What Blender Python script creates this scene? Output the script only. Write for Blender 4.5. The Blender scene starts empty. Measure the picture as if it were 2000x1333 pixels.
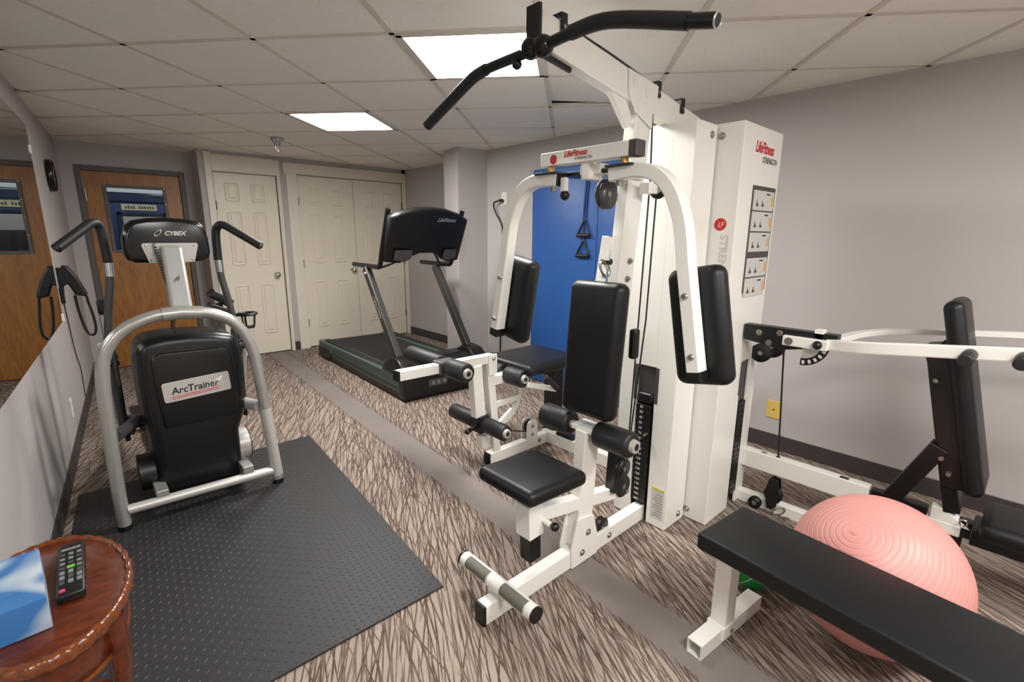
import bpy, bmesh, math, random
from mathutils import Vector, Matrix
random.seed(7)
S = bpy.context.scene
COL = S.collection
R = math.radians
# ------------------------------------------------------------------ camera, world, exposure
ZC = 2.149                       # ceiling height
cam_d = bpy.data.cameras.new('camera'); cam = bpy.data.objects.new('camera', cam_d); COL.objects.link(cam)
S.camera = cam
cam_d.sensor_width = 36.0; cam_d.lens = 945.2 / 2000 * 36; cam_d.clip_start = 0.05
YAW, PIT, ROLL = R(42.48), R(12.39), R(-0.37)
fw = Vector((math.sin(YAW) * math.cos(PIT), math.cos(YAW) * math.cos(PIT), -math.sin(PIT)))
r0 = Vector((math.cos(YAW), -math.sin(YAW), 0)); u0 = r0.cross(fw)
rt = r0 * math.cos(ROLL) - u0 * math.sin(ROLL); up = r0 * math.sin(ROLL) + u0 * math.cos(ROLL)
cam.matrix_world = Matrix(((rt.x, up.x, -fw.x, 0), (rt.y, up.y, -fw.y, 0), (rt.z, up.z, -fw.z, 1.344), (0, 0, 0, 1)))
cam_d.dof.use_dof = True; cam_d.dof.focus_distance = 2.3; cam_d.dof.aperture_fstop = 3.2
w = bpy.data.worlds.new('world'); S.world = w; w.use_nodes = True
w.node_tree.nodes['Background'].inputs[0].default_value = (0.5, 0.5, 0.5, 1); w.node_tree.nodes['Background'].inputs[1].default_value = 0.02
S.view_settings.view_transform = 'Standard'; S.view_settings.look = 'None'; S.view_settings.gamma = 1
S.view_settings.use_curve_mapping = False
S.view_settings.exposure = 1.42
LAMP = 20.0                      # strength of the ceiling troffers
# ------------------------------------------------------------------ materials
def srgb(r, g, b):
    f = lambda c: (c / 255 / 12.92) if c / 255 <= 0.04045 else ((c / 255 + 0.055) / 1.055) ** 2.4
    return (f(r), f(g), f(b), 1)
class N:
    def __init__(s, m): s.t = m.node_tree; s.n = s.t.nodes; s.l = s.t.links
    def __call__(s, typ, **k):
        n = s.n.new('ShaderNode' + typ)
        for a, v in k.items():
            if a == 'ins':
                for i, x in v.items():
                    if isinstance(x, bpy.types.NodeSocket): s.l.new(x, n.inputs[i])
                    else: n.inputs[i].default_value = x
            else: setattr(n, a, v)
        return n
M = {}
def mat(name, col, rough=0.5, metal=0.0, var=0.06, vscale=6, bump=0, bscale=200, coat=0, spec=0.5):
    m = bpy.data.materials.new(name); m.use_nodes = True; g = N(m); b = m.node_tree.nodes['Principled BSDF']
    tc = g('TexCoord')
    nz = g('TexNoise', ins={0: tc.outputs['Object'], 'Scale': vscale, 'Detail': 4.0})
    mx = g('Mix', data_type='RGBA', ins={0: nz.outputs['Fac'], 6: tuple(c * (1 - var) for c in col[:3]) + (1,), 7: tuple(min(1, c * (1 + var)) for c in col[:3]) + (1,)})
    g.l.new(mx.outputs[2], b.inputs['Base Color'])
    b.inputs['Roughness'].default_value = rough; b.inputs['Metallic'].default_value = metal
    b.inputs['Specular IOR Level'].default_value = spec
    if coat: b.inputs['Coat Weight'].default_value = coat; b.inputs['Coat Roughness'].default_value = 0.12
    if bump:
        n2 = g('TexNoise', ins={0: tc.outputs['Object'], 'Scale': bscale, 'Detail': 3.0})
        bp = g('Bump', ins={'Strength': bump, 'Distance': 0.002, 'Height': n2.outputs['Fac']}); g.l.new(bp.outputs[0], b.inputs['Normal'])
    M[name] = m; return m
mat('wall_paint', srgb(180, 174, 172), 0.6, var=0.03, vscale=1.5, bump=0.15, bscale=260)
mat('wall_dark', srgb(150, 140, 138), 0.6, var=0.03, vscale=1.5)
mat('white_trim', srgb(224, 215, 200), 0.42, var=0.02)
mat('white_door', srgb(226, 216, 200), 0.4, var=0.02, bump=0.1, bscale=90)
mat('baseboard', srgb(62, 54, 56), 0.5)
mat('white_metal', srgb(238, 236, 229), 0.32, var=0.015, coat=0.25)
mat('black_vinyl', srgb(19, 19, 20), 0.42, bump=0.12, bscale=420, spec=0.35)
mat('foam_black', srgb(27, 27, 28), 0.5, bump=0.2, bscale=300)
mat('black_plastic', srgb(14, 14, 15), 0.38)
mat('black_gloss', srgb(8, 8, 9), 0.2)
mat('body_black', srgb(16, 15, 15), 0.33, bump=0.1, bscale=500)
mat('dark_metal', srgb(62, 60, 60), 0.4, metal=0.3)
mat('graphite', srgb(86, 84, 85), 0.35, metal=0.4)
mat('silver', srgb(176, 174, 170), 0.32, metal=0.55)
mat('silver_light', srgb(196, 193, 188), 0.35, metal=0.3)
mat('mast_grey', srgb(158, 157, 154), 0.4, metal=0.2)
mat('chrome', srgb(205, 205, 203), 0.16, metal=1.0)
mat('bolt', srgb(170, 166, 156), 0.3, metal=0.9)
mat('brass', srgb(176, 140, 84), 0.3, metal=0.9)
mat('green_rail', srgb(70, 88, 82), 0.45)
mat('belt', srgb(38, 34, 32), 0.75, bump=0.2, bscale=300)
mat('rubber', srgb(38, 36, 37), 0.55, bump=0.1)
mat('rubber_lug', srgb(52, 50, 51), 0.5)
mat('blue_vinyl', srgb(38, 84, 150), 0.42, var=0.08, bump=0.8, bscale=11)
mat('blue_dark', srgb(22, 54, 110), 0.5)
mat('pink', srgb(206, 142, 136), 0.42, var=0.03, spec=0.4)
mat('green', srgb(22, 140, 62), 0.4)
mat('line_green', srgb(186, 214, 150), 0.5)
mat('red', srgb(200, 36, 44), 0.4)
mat('ink', srgb(30, 28, 28), 0.5)
mat('dark_grey', srgb(72, 68, 68), 0.5)
mat('card', srgb(203, 202, 196), 0.5)
mat('orange', srgb(224, 168, 104), 0.5)
mat('yellow', srgb(206, 192, 60), 0.5)
mat('yellow_plate', srgb(214, 184, 96), 0.4)
mat('outlet_white', srgb(232, 228, 220), 0.4)
mat('paper', srgb(232, 228, 220), 0.6)
mat('tape', srgb(110, 108, 98), 0.8, bump=0.4, bscale=900)
mat('frame_grey', srgb(88, 82, 78), 0.5)
mat('corridor_blue', srgb(52, 82, 126), 0.6)
mat('corridor_dark', srgb(30, 50, 80), 0.5)
mat('corridor_white', srgb(225, 230, 232), 0.6)
mat('sign', srgb(222, 216, 176), 0.6)
mat('tbar', srgb(212, 206, 194), 0.45)
mat('hidden', srgb(60, 60, 60), 0.9)
mat('lcd', srgb(60, 70, 66), 0.3)
mat('grey_button', srgb(120, 120, 118), 0.5)
mat('led_green', srgb(110, 190, 40), 0.5)
mat('pinkred', srgb(205, 60, 90), 0.5)
def m_tile():
    m = mat('ceiling_tile', srgb(240, 237, 229), 0.8, var=0.03, vscale=9); g = N(m); b = m.node_tree.nodes['Principled BSDF']
    tc = g('TexCoord')
    v = g('TexVoronoi', ins={0: tc.outputs['Object'], 'Scale': 55.0}); n = g('TexNoise', ins={0: tc.outputs['Object'], 'Scale': 22.0, 'Detail': 3.0})
    lt = g('Math', operation='LESS_THAN', ins={0: v.outputs['Distance'], 1: 0.16}); gt = g('Math', operation='GREATER_THAN', ins={0: n.outputs['Fac'], 1: 0.55})
    mu = g('Math', operation='MULTIPLY', ins={0: lt.outputs[0], 1: gt.outputs[0]}); m2 = g('Math', operation='MULTIPLY', ins={0: mu.outputs[0], 1: 0.35})
    src = b.inputs['Base Color'].links[0].from_socket
    mx = g('Mix', data_type='RGBA', ins={0: m2.outputs[0], 6: src, 7: srgb(120, 112, 100)}); g.l.new(mx.outputs[2], b.inputs['Base Color'])
    n3 = g('TexNoise', ins={0: tc.outputs['Object'], 'Scale': 160.0}); bp = g('Bump', ins={'Strength': 0.25, 'Distance': 0.002, 'Height': n3.outputs['Fac']}); g.l.new(bp.outputs[0], b.inputs['Normal'])
m_tile()
def m_wood(name, c1, c2, rough, sc=(3, 3, 0.5), coat=0):
    m = bpy.data.materials.new(name); m.use_nodes = True; g = N(m); b = m.node_tree.nodes['Principled BSDF']
    tc = g('TexCoord'); mp = g('Mapping', ins={0: tc.outputs['Object'], 'Scale': sc})
    n1 = g('TexNoise', ins={0: mp.outputs[0], 'Scale': 9.0, 'Detail': 6.0, 'Distortion': 1.4})
    cr = g('ValToRGB', ins={0: n1.outputs['Fac']}); e = cr.color_ramp.elements
    e[0].position = 0.35; e[0].color = c1; e[1].position = 0.65; e[1].color = c2
    g.l.new(cr.outputs[0], b.inputs['Base Color']); b.inputs['Roughness'].default_value = rough; b.inputs['Coat Weight'].default_value = coat
    b.inputs['Coat Roughness'].default_value = 0.1
    M[name] = m
m_wood('oak', srgb(136, 86, 32), srgb(164, 108, 46), 0.4)
m_wood('cherry', srgb(74, 28, 8), srgb(98, 40, 12), 0.25, (1.5, 6, 3), 0.5)
m_wood('cherry_edge', srgb(96, 44, 12), srgb(122, 62, 20), 0.22, (8, 8, 8), 0.5)
def m_carpet():
    m = bpy.data.materials.new('carpet'); m.use_nodes = True; g = N(m); b = m.node_tree.nodes['Principled BSDF']
    geo = g('NewGeometry'); P = geo.outputs['Position']
    lines = None
    mt = lambda op, x, y=0.0, z=0.0: g('Math', operation=op, ins={0: x, 1: y, 2: z}).outputs[0]
    for k, (ang, sp, ln_, wd, occ) in enumerate(((28, .030, .34, .0032, .22), (22, .034, .42, .0036, .28), (35, .036, .40, .0034, .30), (15, .050, .50, .0036, .45), (42, .055, .45, .0036, .45), (31, .026, .26, .0022, .25), (25, .024, .22, .0020, .30), (3, .11, .38, .003, .6))):
        rot = g('Mapping', vector_type='POINT', ins={0: P, 'Location': (k * .371, k * .713, 0), 'Rotation': (0, 0, R(ang))})
        sx = g('SeparateXYZ', ins={0: rot.outputs[0]})
        u = mt('DIVIDE', sx.outputs[0], sp); row = mt('FLOOR', u); fu = mt('SUBTRACT', u, row)
        w1 = g('TexWhiteNoise', noise_dimensions='1D', ins={'W': mt('ADD', row, k * 17.3)})
        v = mt('ADD', mt('DIVIDE', sx.outputs[1], ln_), mt('MULTIPLY', w1.outputs['Value'], 37.0)); sg = mt('FLOOR', v); fv = mt('SUBTRACT', v, sg)
        cmb = g('CombineXYZ', ins={0: row, 1: sg, 2: k * 3.1}); w2 = g('TexWhiteNoise', noise_dimensions='3D', ins={0: cmb.outputs[0]})
        cs = g('SeparateColor', ins={0: w2.outputs['Color']})
        ctr = mt('MULTIPLY_ADD', cs.outputs[0], .5, .25)
        ctr = mt('ADD', ctr, mt('MULTIPLY', mt('SUBTRACT', cs.outputs[1], .5), mt('MULTIPLY', mt('SUBTRACT', fv, .5), .5)))
        dist = mt('MULTIPLY', mt('ABSOLUTE', mt('SUBTRACT', fu, ctr)), sp)
        tap = mt('MULTIPLY', wd, mt('SQRT', mt('MULTIPLY', mt('MULTIPLY', fv, mt('SUBTRACT', 1.0, fv)), 4.0)))
        on = mt('GREATER_THAN', cs.outputs[2], occ)
        edge = g('MapRange', ins={0: mt('SUBTRACT', dist, tap), 1: -.0012, 2: .0012, 3: 1.0, 4: 0.0})
        one_ = mt('MULTIPLY', edge.outputs[0], on)
        lines = one_ if lines is None else mt('MAXIMUM', lines, one_)
    n1 = g('TexNoise', ins={0: P, 'Scale': 14.0, 'Detail': 5.0}); n2 = g('TexNoise', ins={0: P, 'Scale': 420.0, 'Detail': 2.0})
    n3 = g('TexNoise', ins={0: P, 'Scale': 3.0, 'Detail': 2.0})
    ln = g('Math', operation='MULTIPLY', ins={0: lines, 1: g('MapRange', ins={0: n1.outputs['Fac'], 1: 0.25, 2: 0.6, 3: 0.55, 4: 0.95}).outputs[0]})
    base = g('Mix', data_type='RGBA', ins={0: n1.outputs['Fac'], 6: srgb(150, 135, 124), 7: srgb(176, 160, 148)})
    twig = g('Mix', data_type='RGBA', ins={0: ln.outputs[0], 6: base.outputs[2], 7: srgb(80, 64, 56)})
    # plain grey border band
    sx = g('SeparateXYZ', ins={0: P})
    yy = g('Math', operation='MULTIPLY', ins={0: sx.outputs[1], 1: -BAND[1]}); xx = g('Math', operation='ADD', ins={0: sx.outputs[0], 1: yy.outputs[0]})
    xo = g('Math', operation='SUBTRACT', ins={0: xx.outputs[0], 1: BAND[0]}); ab = g('Math', operation='ABSOLUTE', ins={0: xo.outputs[0]})
    wobm = g('Math', operation='MULTIPLY_ADD', ins={0: lines, 1: 0.03, 2: ab.outputs[0]})
    bm = g('MapRange', ins={0: wobm.outputs[0], 1: BAND[2] - 0.004, 2: BAND[2] + 0.004, 3: 1.0, 4: 0.0})
    band = g('Mix', data_type='RGBA', ins={0: n3.outputs['Fac'], 6: srgb(122, 113, 109), 7: srgb(144, 135, 130)})
    fin = g('Mix', data_type='RGBA', ins={0: bm.outputs[0], 6: twig.outputs[2], 7: band.outputs[2]})
    pil = g('Mix', data_type='RGBA', blend_type='MULTIPLY', ins={0: 0.5, 6: fin.outputs[2], 7: g('Mix', data_type='RGBA', ins={0: n2.outputs['Fac'], 6: (0.5, 0.5, 0.5, 1), 7: (1.25, 1.25, 1.25, 1)}).outputs[2]})
    g.l.new(pil.outputs[2], b.inputs['Base Color']); b.inputs['Roughness'].default_value = 0.95; b.inputs['Specular IOR Level'].default_value = 0.1
    bp = g('Bump', ins={'Strength': 0.5, 'Distance': 0.004, 'Height': n2.outputs['Fac']}); g.l.new(bp.outputs[0], b.inputs['Normal'])
    M['carpet'] = m
BAND = (1.335, 0.055, 0.115)     # centre x at y=0, slope, half width
m_carpet()
def m_emit(name, col, s):
    m = bpy.data.materials.new(name); m.use_nodes = True; b = m.node_tree.nodes['Principled BSDF']
    b.inputs['Base Color'].default_value = col; b.inputs['Emission Color'].default_value = col; b.inputs['Emission Strength'].default_value = s
    M[name] = m
m_emit('lamp_diffuser', (1.0, 0.985, 0.95, 1), LAMP)
m_emit('corridor_lamp', (0.86, 0.95, 1.0, 1), 3.0)
m = bpy.data.materials.new('mirror'); m.use_nodes = True; b = m.node_tree.nodes['Principled BSDF']
b.inputs['Base Color'].default_value = (0.66, 0.68, 0.66, 1); b.inputs['Metallic'].default_value = 1; b.inputs['Roughness'].default_value = 0.01; M['mirror'] = m
m = bpy.data.materials.new('glass'); m.use_nodes = True; b = m.node_tree.nodes['Principled BSDF']
b.inputs['Transmission Weight'].default_value = 1; b.inputs['Roughness'].default_value = 0.0; b.inputs['IOR'].default_value = 1.1; M['glass'] = m
# tissue carton print
m = mat('tissue_print', srgb(90, 140, 200), 0.4); g = N(m); b = m.node_tree.nodes['Principled BSDF']; tc = g('TexCoord')
wv = g('TexNoise', ins={0: tc.outputs['Object'], 'Scale': 6.0, 'Detail': 0.5, 'Distortion': 1.5}); cr = g('ValToRGB', ins={0: wv.outputs['Fac']}); e = cr.color_ramp.elements
e[0].position = 0.4; e[0].color = srgb(56, 112, 172); e[1].position = 0.6; e[1].color = srgb(186, 198, 204); g.l.new(cr.outputs[0], b.inputs['Base Color'])
# ------------------------------------------------------------------ mesh helpers
WM = {}                          # world matrices of parents
def V(*a): return Vector(a)
class MB:
    def __init__(s): s.v = []; s.f = []; s.sm = []
    def add(s, vs, fs, smooth=False):
        o = len(s.v); s.v += [Vector(p) for p in vs]; s.f += [tuple(i + o for i in f) for f in fs]; s.sm += [smooth] * len(fs); return s
    def bm(s, bm, mtx=None, smooth=False):
        bm.verts.index_update()
        s.add([(mtx @ v.co if mtx else v.co.copy()) for v in bm.verts], [[v.index for v in f.verts] for f in bm.faces], smooth); bm.free(); return s
    def box(s, lo, hi, bev=0, seg=2):
        lo, hi = Vector(lo), Vector(hi)
        return s.rbox((lo + hi) / 2, hi - lo, bev, seg)
    def rbox(s, c, size, bev=0, seg=2, rot=None, smooth=None):
        b = bmesh.new(); bmesh.ops.create_cube(b, size=1.0)
        for v in b.verts: v.co = Vector((v.co.x * size[0], v.co.y * size[1], v.co.z * size[2]))
        if bev: bmesh.ops.bevel(b, geom=b.edges[:], offset=bev, segments=seg, affect='EDGES', profile=0.5)
        mt = Matrix.Translation(c) @ (rot.to_4x4() if rot else Matrix())
        return s.bm(b, mt, bool(bev and seg > 2) if smooth is None else smooth)
    def beam(s, a, b, w, h, side=None, bev=0.003):
        """rectangular tube a->b; w across (side), h across the third axis"""
        a, b = Vector(a), Vector(b); d = b - a; L = d.length; d.normalize()
        sd = Vector(side) if side else (Vector((0, 0, 1)).cross(d) if abs(d.z) < 0.9 else Vector((0, 1, 0)))
        sd = (sd - d * sd.dot(d)).normalized(); t = d.cross(sd)
        rot = Matrix((d, sd, t)).transposed()
        return s.rbox((a + b) / 2, (L, w, h), bev, 2, rot)
    def tube(s, pts, r, seg=12, cap=True, rs=None):
        pts = [Vector(p) for p in pts]; n = len(pts); rings = []; prev = None
        for i, p in enumerate(pts):
            d = (pts[min(i + 1, n - 1)] - pts[max(i - 1, 0)]).normalized()
            if prev is None: a = d.orthogonal().normalized()
            else: a = (prev - d * prev.dot(d)).normalized()
            prev = a; c = d.cross(a); rr = rs[i] if rs else r
            rings.append([p + (a * math.cos(2 * math.pi * k / seg) + c * math.sin(2 * math.pi * k / seg)) * rr for k in range(seg)])
        vs = [q for g_ in rings for q in g_]; fs = []
        for i in range(n - 1):
            for k in range(seg):
                k2 = (k + 1) % seg; fs.append((i * seg + k, i * seg + k2, (i + 1) * seg + k2, (i + 1) * seg + k))
        s.add(vs, fs, True)
        if cap: s.add(rings[0], [tuple(reversed(range(seg)))]); s.add(rings[-1], [tuple(range(seg))])
        return s
    def sweep(s, pts, w, h, side):
        """rectangular section swept along pts; w along side"""
        pts = [Vector(p) for p in pts]; n = len(pts); sd = Vector(side).normalized(); vs = []; fs = []
        for i, p in enumerate(pts):
            d = (pts[min(i + 1, n - 1)] - pts[max(i - 1, 0)]).normalized(); t = d.cross(sd).normalized(); q = t.cross(d).normalized()
            c = 0.18
            for a, b_ in ((-1 + c, -1), (1 - c, -1), (1, -1 + c), (1, 1 - c), (1 - c, 1), (-1 + c, 1), (-1, 1 - c), (-1, -1 + c)):
                vs.append(p + q * a * w / 2 + t * b_ * h / 2)
        for i in range(n - 1):
            for k in range(8): fs.append((i * 8 + k, i * 8 + (k + 1) % 8, (i + 1) * 8 + (k + 1) % 8, (i + 1) * 8 + k))
        fs += [tuple(reversed(range(8))), tuple(range((n - 1) * 8, n * 8))]
        return s.add(vs, fs)
    def cyl(s, a, b, r, r2=None, seg=20, bev=0):
        a, b = Vector(a), Vector(b)
        if bev:
            d = (b - a).normalized()
            return s.tube([a, a + d * bev * .3, a + d * bev, b - d * bev, b - d * bev * .3, b], r, seg, True, [r - bev, r - bev * .3, r, r, r - bev * .3, r - bev])
        return s.tube([a, b], r, seg, True, [r, r if r2 is None else r2])
    def sphere(s, c, r, seg=16, ring=10, sc=(1, 1, 1)):
        b = bmesh.new(); bmesh.ops.create_uvsphere(b, u_segments=seg, v_segments=ring, radius=r)
        return s.bm(b, Matrix.Translation(c) @ Matrix.Diagonal((*sc, 1)), True)
    def lathe(s, prof, c, axis=(0, 0, 1), seg=32, sx=1, sy=1):
        ax = Vector(axis).normalized(); a = ax.orthogonal().normalized(); q = ax.cross(a)
        if abs(ax.z) > .9: a = Vector((1, 0, 0)); q = Vector((0, 1, 0))
        c = Vector(c); vs = []; fs = []
        for r, h in prof:
            for k in range(seg):
                t = 2 * math.pi * k / seg; vs.append(c + a * (math.cos(t) * r * sx) + q * (math.sin(t) * r * sy) + ax * h)
        for i in range(len(prof) - 1):
            for k in range(seg): fs.append((i * seg + k, i * seg + (k + 1) % seg, (i + 1) * seg + (k + 1) % seg, (i + 1) * seg + k))
        return s.add(vs, fs, True)
    def torus(s, c, R_, r, axis=(0, 0, 1), seg=28, n=8, sx=1, sy=1):
        return s.lathe([(R_ + r * math.cos(2 * math.pi * k / n), r * math.sin(2 * math.pi * k / n)) for k in range(n + 1)], c, axis, seg, sx, sy)
    def prism(s, poly, o, x, y, depth, bev=0, seg=2, smooth=False):
        """2-D polygon in plane (o, x, y) extruded by depth along x cross y"""
        o, x, y = Vector(o), Vector(x).normalized(), Vector(y).normalized(); z = x.cross(y)
        b = bmesh.new(); vs = [b.verts.new(o + x * p[0] + y * p[1]) for p in poly]; f = b.faces.new(vs)
        ex = bmesh.ops.extrude_face_region(b, geom=[f]); top = [g_ for g_ in ex['geom'] if isinstance(g_, bmesh.types.BMVert)]
        bmesh.ops.translate(b, verts=top, vec=z * depth)
        bmesh.ops.recalc_face_normals(b, faces=b.faces)
        if bev:
            es = [e_ for e_ in b.edges if all(abs((v.co - o).dot(z)) < 1e-5 for v in e_.verts) or all(abs((v.co - o).dot(z) - depth) < 1e-5 for v in e_.verts)]
            bmesh.ops.bevel(b, geom=es, offset=bev, segments=seg, affect='EDGES', profile=0.5)
        return s.bm(b, None, smooth)
    def build(s, name, m, parent=None, frame=None):
        me = bpy.data.meshes.new(name)
        pm = WM.get(parent.name, Matrix()) if parent else Matrix(); inv = pm.inverted()
        T = inv @ frame if frame else inv
        loc = Vector((0, 0, 0))
        vs = [T @ v for v in s.v]
        if not parent:
            lo = Vector([min(v[i] for v in vs) for i in range(3)]); hi = Vector([max(v[i] for v in vs) for i in range(3)])
            loc = Vector(((lo.x + hi.x) / 2, (lo.y + hi.y) / 2, lo.z)); vs = [v - loc for v in vs]
        me.from_pydata([tuple(v) for v in vs], [], s.f)
        me.polygons.foreach_set('use_smooth', s.sm); me.validate()
        b_ = bmesh.new(); b_.from_mesh(me); bmesh.ops.recalc_face_normals(b_, faces=b_.faces); b_.to_mesh(me); b_.free()
        me.materials.append(M[m] if isinstance(m, str) else m)
        o = bpy.data.objects.new(name, me); COL.objects.link(o); o.location = loc
        if parent: o.parent = parent; WM[o.name] = pm
        else: WM[o.name] = Matrix.Translation(loc)
        return o
def tag(o, label=None, cat=None, group=None, kind=None):
    for k, v in (('label', label), ('category', cat), ('group', group), ('kind', kind)):
        if v: o[k] = v
    return o
def thing(name, label, cat, loc=(0, 0, 0), rz=0, group=None):
    o = bpy.data.objects.new(name, None); COL.objects.link(o); o.empty_display_size = 0.1
    o.location = loc; o.rotation_euler = (0, 0, rz); WM[o.name] = Matrix.Translation(loc) @ Matrix.Rotation(rz, 4, 'Z')
    return tag(o, label, cat, group)
def one(name, m, parent, fn, *a, frame=None, **k):
    b_ = MB(); getattr(b_, fn)(*a, **k); return b_.build(name, m, parent, frame)
def structure(o): o['kind'] = 'structure'; return o
def spline(pts, n=6):
    pts = [Vector(p) for p in pts]; out = []
    for i in range(len(pts) - 1):
        p0, p1, p2, p3 = pts[max(i - 1, 0)], pts[i], pts[i + 1], pts[min(i + 2, len(pts) - 1)]
        for k in range(n):
            t = k / n; out.append(0.5 * ((2 * p1) + (p2 - p0) * t + (2 * p0 - 5 * p1 + 4 * p2 - p3) * t * t + (3 * p1 - p0 - 3 * p2 + p3) * t ** 3))
    return out + [pts[-1]]
def rrect(w, h, r, n=5):
    out = []
    for cx, cy, a0 in ((w / 2 - r, h / 2 - r, 0), (-w / 2 + r, h / 2 - r, 90), (-w / 2 + r, -h / 2 + r, 180), (w / 2 - r, -h / 2 + r, 270)):
        for k in range(n + 1): t = R(a0 + 90 * k / n); out.append((cx + r * math.cos(t), cy + r * math.sin(t)))
    return out
def circle(r, n=24): return [(r * math.cos(2 * math.pi * k / n), r * math.sin(2 * math.pi * k / n)) for k in range(n)]
def text(name, body, o, x, y, size, m, parent, shear=0.0, width=1.0, extr=0.0004, align='LEFT', bold=0.0, frame=None):
    cu = bpy.data.curves.new(name, 'FONT'); cu.body = body; cu.size = size; cu.extrude = extr; cu.align_x = align; cu.shear = shear; cu.offset = bold; cu.resolution_u = 2
    ob = bpy.data.objects.new(name + '_tmp', cu); COL.objects.link(ob); bpy.context.view_layer.update()
    me = bpy.data.meshes.new_from_object(ob.evaluated_get(bpy.context.evaluated_depsgraph_get())); bpy.data.objects.remove(ob)
    x, y = Vector(x).normalized(), Vector(y).normalized(); z = x.cross(y); mt = Matrix((x, y, z)).transposed().to_4x4(); mt.translation = Vector(o)
    b_ = MB(); b_.add([mt @ Vector((v.co.x * width, v.co.y, v.co.z)) for v in me.vertices], [tuple(p.vertices) for p in me.polygons]); bpy.data.meshes.remove(me)
    return b_.build(name, m, parent, frame)
def bolts(parent, pts, axis, r=0.011, h=0.007, m='bolt', name='bolt'):
    for p in pts:
        p = Vector(p); a = Vector(axis)
        MB().cyl(p, p + a * h * .35, r * 1.25, seg=14).cyl(p + a * h * .35, p + a * h, r, r * .8, seg=6).build(name, m, parent)
# ------------------------------------------------------------------ the room
XR, YB, YW, YN = 3.221, 5.82, 6.15, -1.7         # right wall, closet wall, oak door wall, wall behind the camera
def xl(y): return (-0.409 + 0.0788 * y) / 0.9969  # left wall
LW_N = V(0.9969, -0.0788, 0); LW_T = V(0.0788, 0.9969, 0)
def lw(y, z, off=0.0): return V(xl(y), y, z) + LW_N * off
floor = structure(MB().add([(-0.9, -1.9, 0), (3.7, -1.9, 0), (3.7, 6.4, 0), (-0.9, 6.4, 0)], [(0, 1, 2, 3)]).add([(-0.9, -1.9, -.05), (3.7, -1.9, -.05), (3.7, 6.4, -.05), (-0.9, 6.4, -.05)], [(3, 2, 1, 0)]).build('floor', 'carpet'))
ZT = ZC + 0.06
structure(MB().box((XR, YN, 0), (XR + .1, 3.9, ZT)).build('wall_right', 'wall_paint'))
structure(MB().prism([(xl(YN - .1), YN - .1), (xl(YW + .1), YW + .1), (xl(YW + .1) - .1, YW + .1), (xl(YN - .1) - .1, YN - .1)], (0, 0, 0), (1, 0, 0), (0, 1, 0), ZT).build('wall_left', 'wall_paint'))
structure(MB().box((xl(YN), YN - .1, 0), (XR + .1, YN, ZT)).build('wall_near', 'wall_paint'))
structure(MB().prism([(2.885, 3.93), (3.5, 3.88), (3.5, 4.25), (2.945, 4.25)], (0, 0, 0), (1, 0, 0), (0, 1, 0), ZT).build('wall_pillar', 'wall_paint'))
structure(MB().box((3.42, 4.2, 0), (3.5, YB + .1, ZT)).build('wall_alcove', 'wall_paint'))
# closet wall with its two openings, returning at x=1.10 to the recessed oak door wall
CX0 = 1.105
cw = MB()
D1 = (1.222, 1.826, 1.952); D2 = (2.045, 3.365, 1.985)
cw.box((CX0, YB, 0), (D1[0] - .005, YW + .1, ZT)).box((D1[0] - .01, YB, D1[2]), (D1[1] + .01, YB + .12, ZT)).box((D1[1] + .005, YB, 0), (D2[0] - .005, YB + .12, ZT))
cw.box((D2[0] - .01, YB, D2[2]), (3.42, YB + .12, ZT)).box((D2[1] + .005, YB, 0), (3.42, YB + .12, ZT))
structure(cw.build('wall_closet', 'wall_paint'))
WD = (0.225, 0.985, 1.905)       # oak door opening
ow = MB().box((xl(YW) - .02, YW, 0), (WD[0] - .03, YW + .1, ZT)).box((WD[1] + .03, YW, 0), (CX0 + .02, YW + .1, ZT)).box((WD[0] - .03, YW, WD[2] + .03), (WD[1] + .03, YW + .1, ZT))
structure(ow.build('wall_far', 'wall_paint'))
structure(MB().box((-.9, -1.9, ZC + .14), (3.7, 7.6, ZC + .16)).build('ceiling', 'hidden'))
ceil = bpy.data.objects['ceiling']
# baseboards
structure(MB().box((XR - .009, YN, 0), (XR, 3.88, .10), .002).build('baseboard_right', 'baseboard'))
structure(MB().prism([(xl(YN), YN), (xl(YN) + .009, YN), (xl(YW) + .009, YW), (xl(YW), YW)], (0, 0, 0), (1, 0, 0), (0, 1, 0), .10).build('baseboard_left', 'baseboard'))
structure(MB().box((1.866, YB - .009, 0), (1.926, YB, .10), .002).build('baseboard_closet', 'baseboard'))
structure(MB().box((3.411, 4.25, 0), (3.42, YB, .10), .002).build('baseboard_alcove', 'baseboard'))
structure(MB().beam((2.876, 3.925, .05), (3.22, 3.897, .05), .009, .1).build('baseboard_pillar', 'baseboard'))
structure(MB().box((CX0 - .009, YB, 0), (CX0, YW, .10), .002).build('baseboard_return', 'baseboard'))
# ---- suspended ceiling: tiles, grid bars, two troffers and two unseen fill panels added
gy = R(42.48 + 6.31); ROWD = V(math.cos(gy), -math.sin(gy), 0); COLD = V(math.sin(gy), math.cos(gy), 0); T = 0.61; OX, OY = -4.22, 3.52
def node(i, j, z=ZC): return ROWD * (T * (OX + i)) + COLD * (T * (OY + j)) + V(0, 0, z)
CLIP = [(V(1, 0, 0), XR + .002), (V(-1, 0, 0), .9), (V(0, 1, 0), YB + .0), (V(0, -1, 0), -YN)]
def clip(poly, planes):
    for n, d in planes:
        out = []
        for k in range(len(poly)):
            a, b_ = poly[k], poly[(k + 1) % len(poly)]; da, db = n.dot(a) - d, n.dot(b_) - d
            if da <= 0: out.append(a)
            if da * db < 0: out.append(a.lerp(b_, da / (da - db)))
        poly = out
        if len(poly) < 3: return None
    return poly
LWP = (-LW_N, 0.409)
ROOM = [(V(1, 0, 0), XR), LWP, (V(0, 1, 0), YB), (V(0, -1, 0), -YN)]
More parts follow.
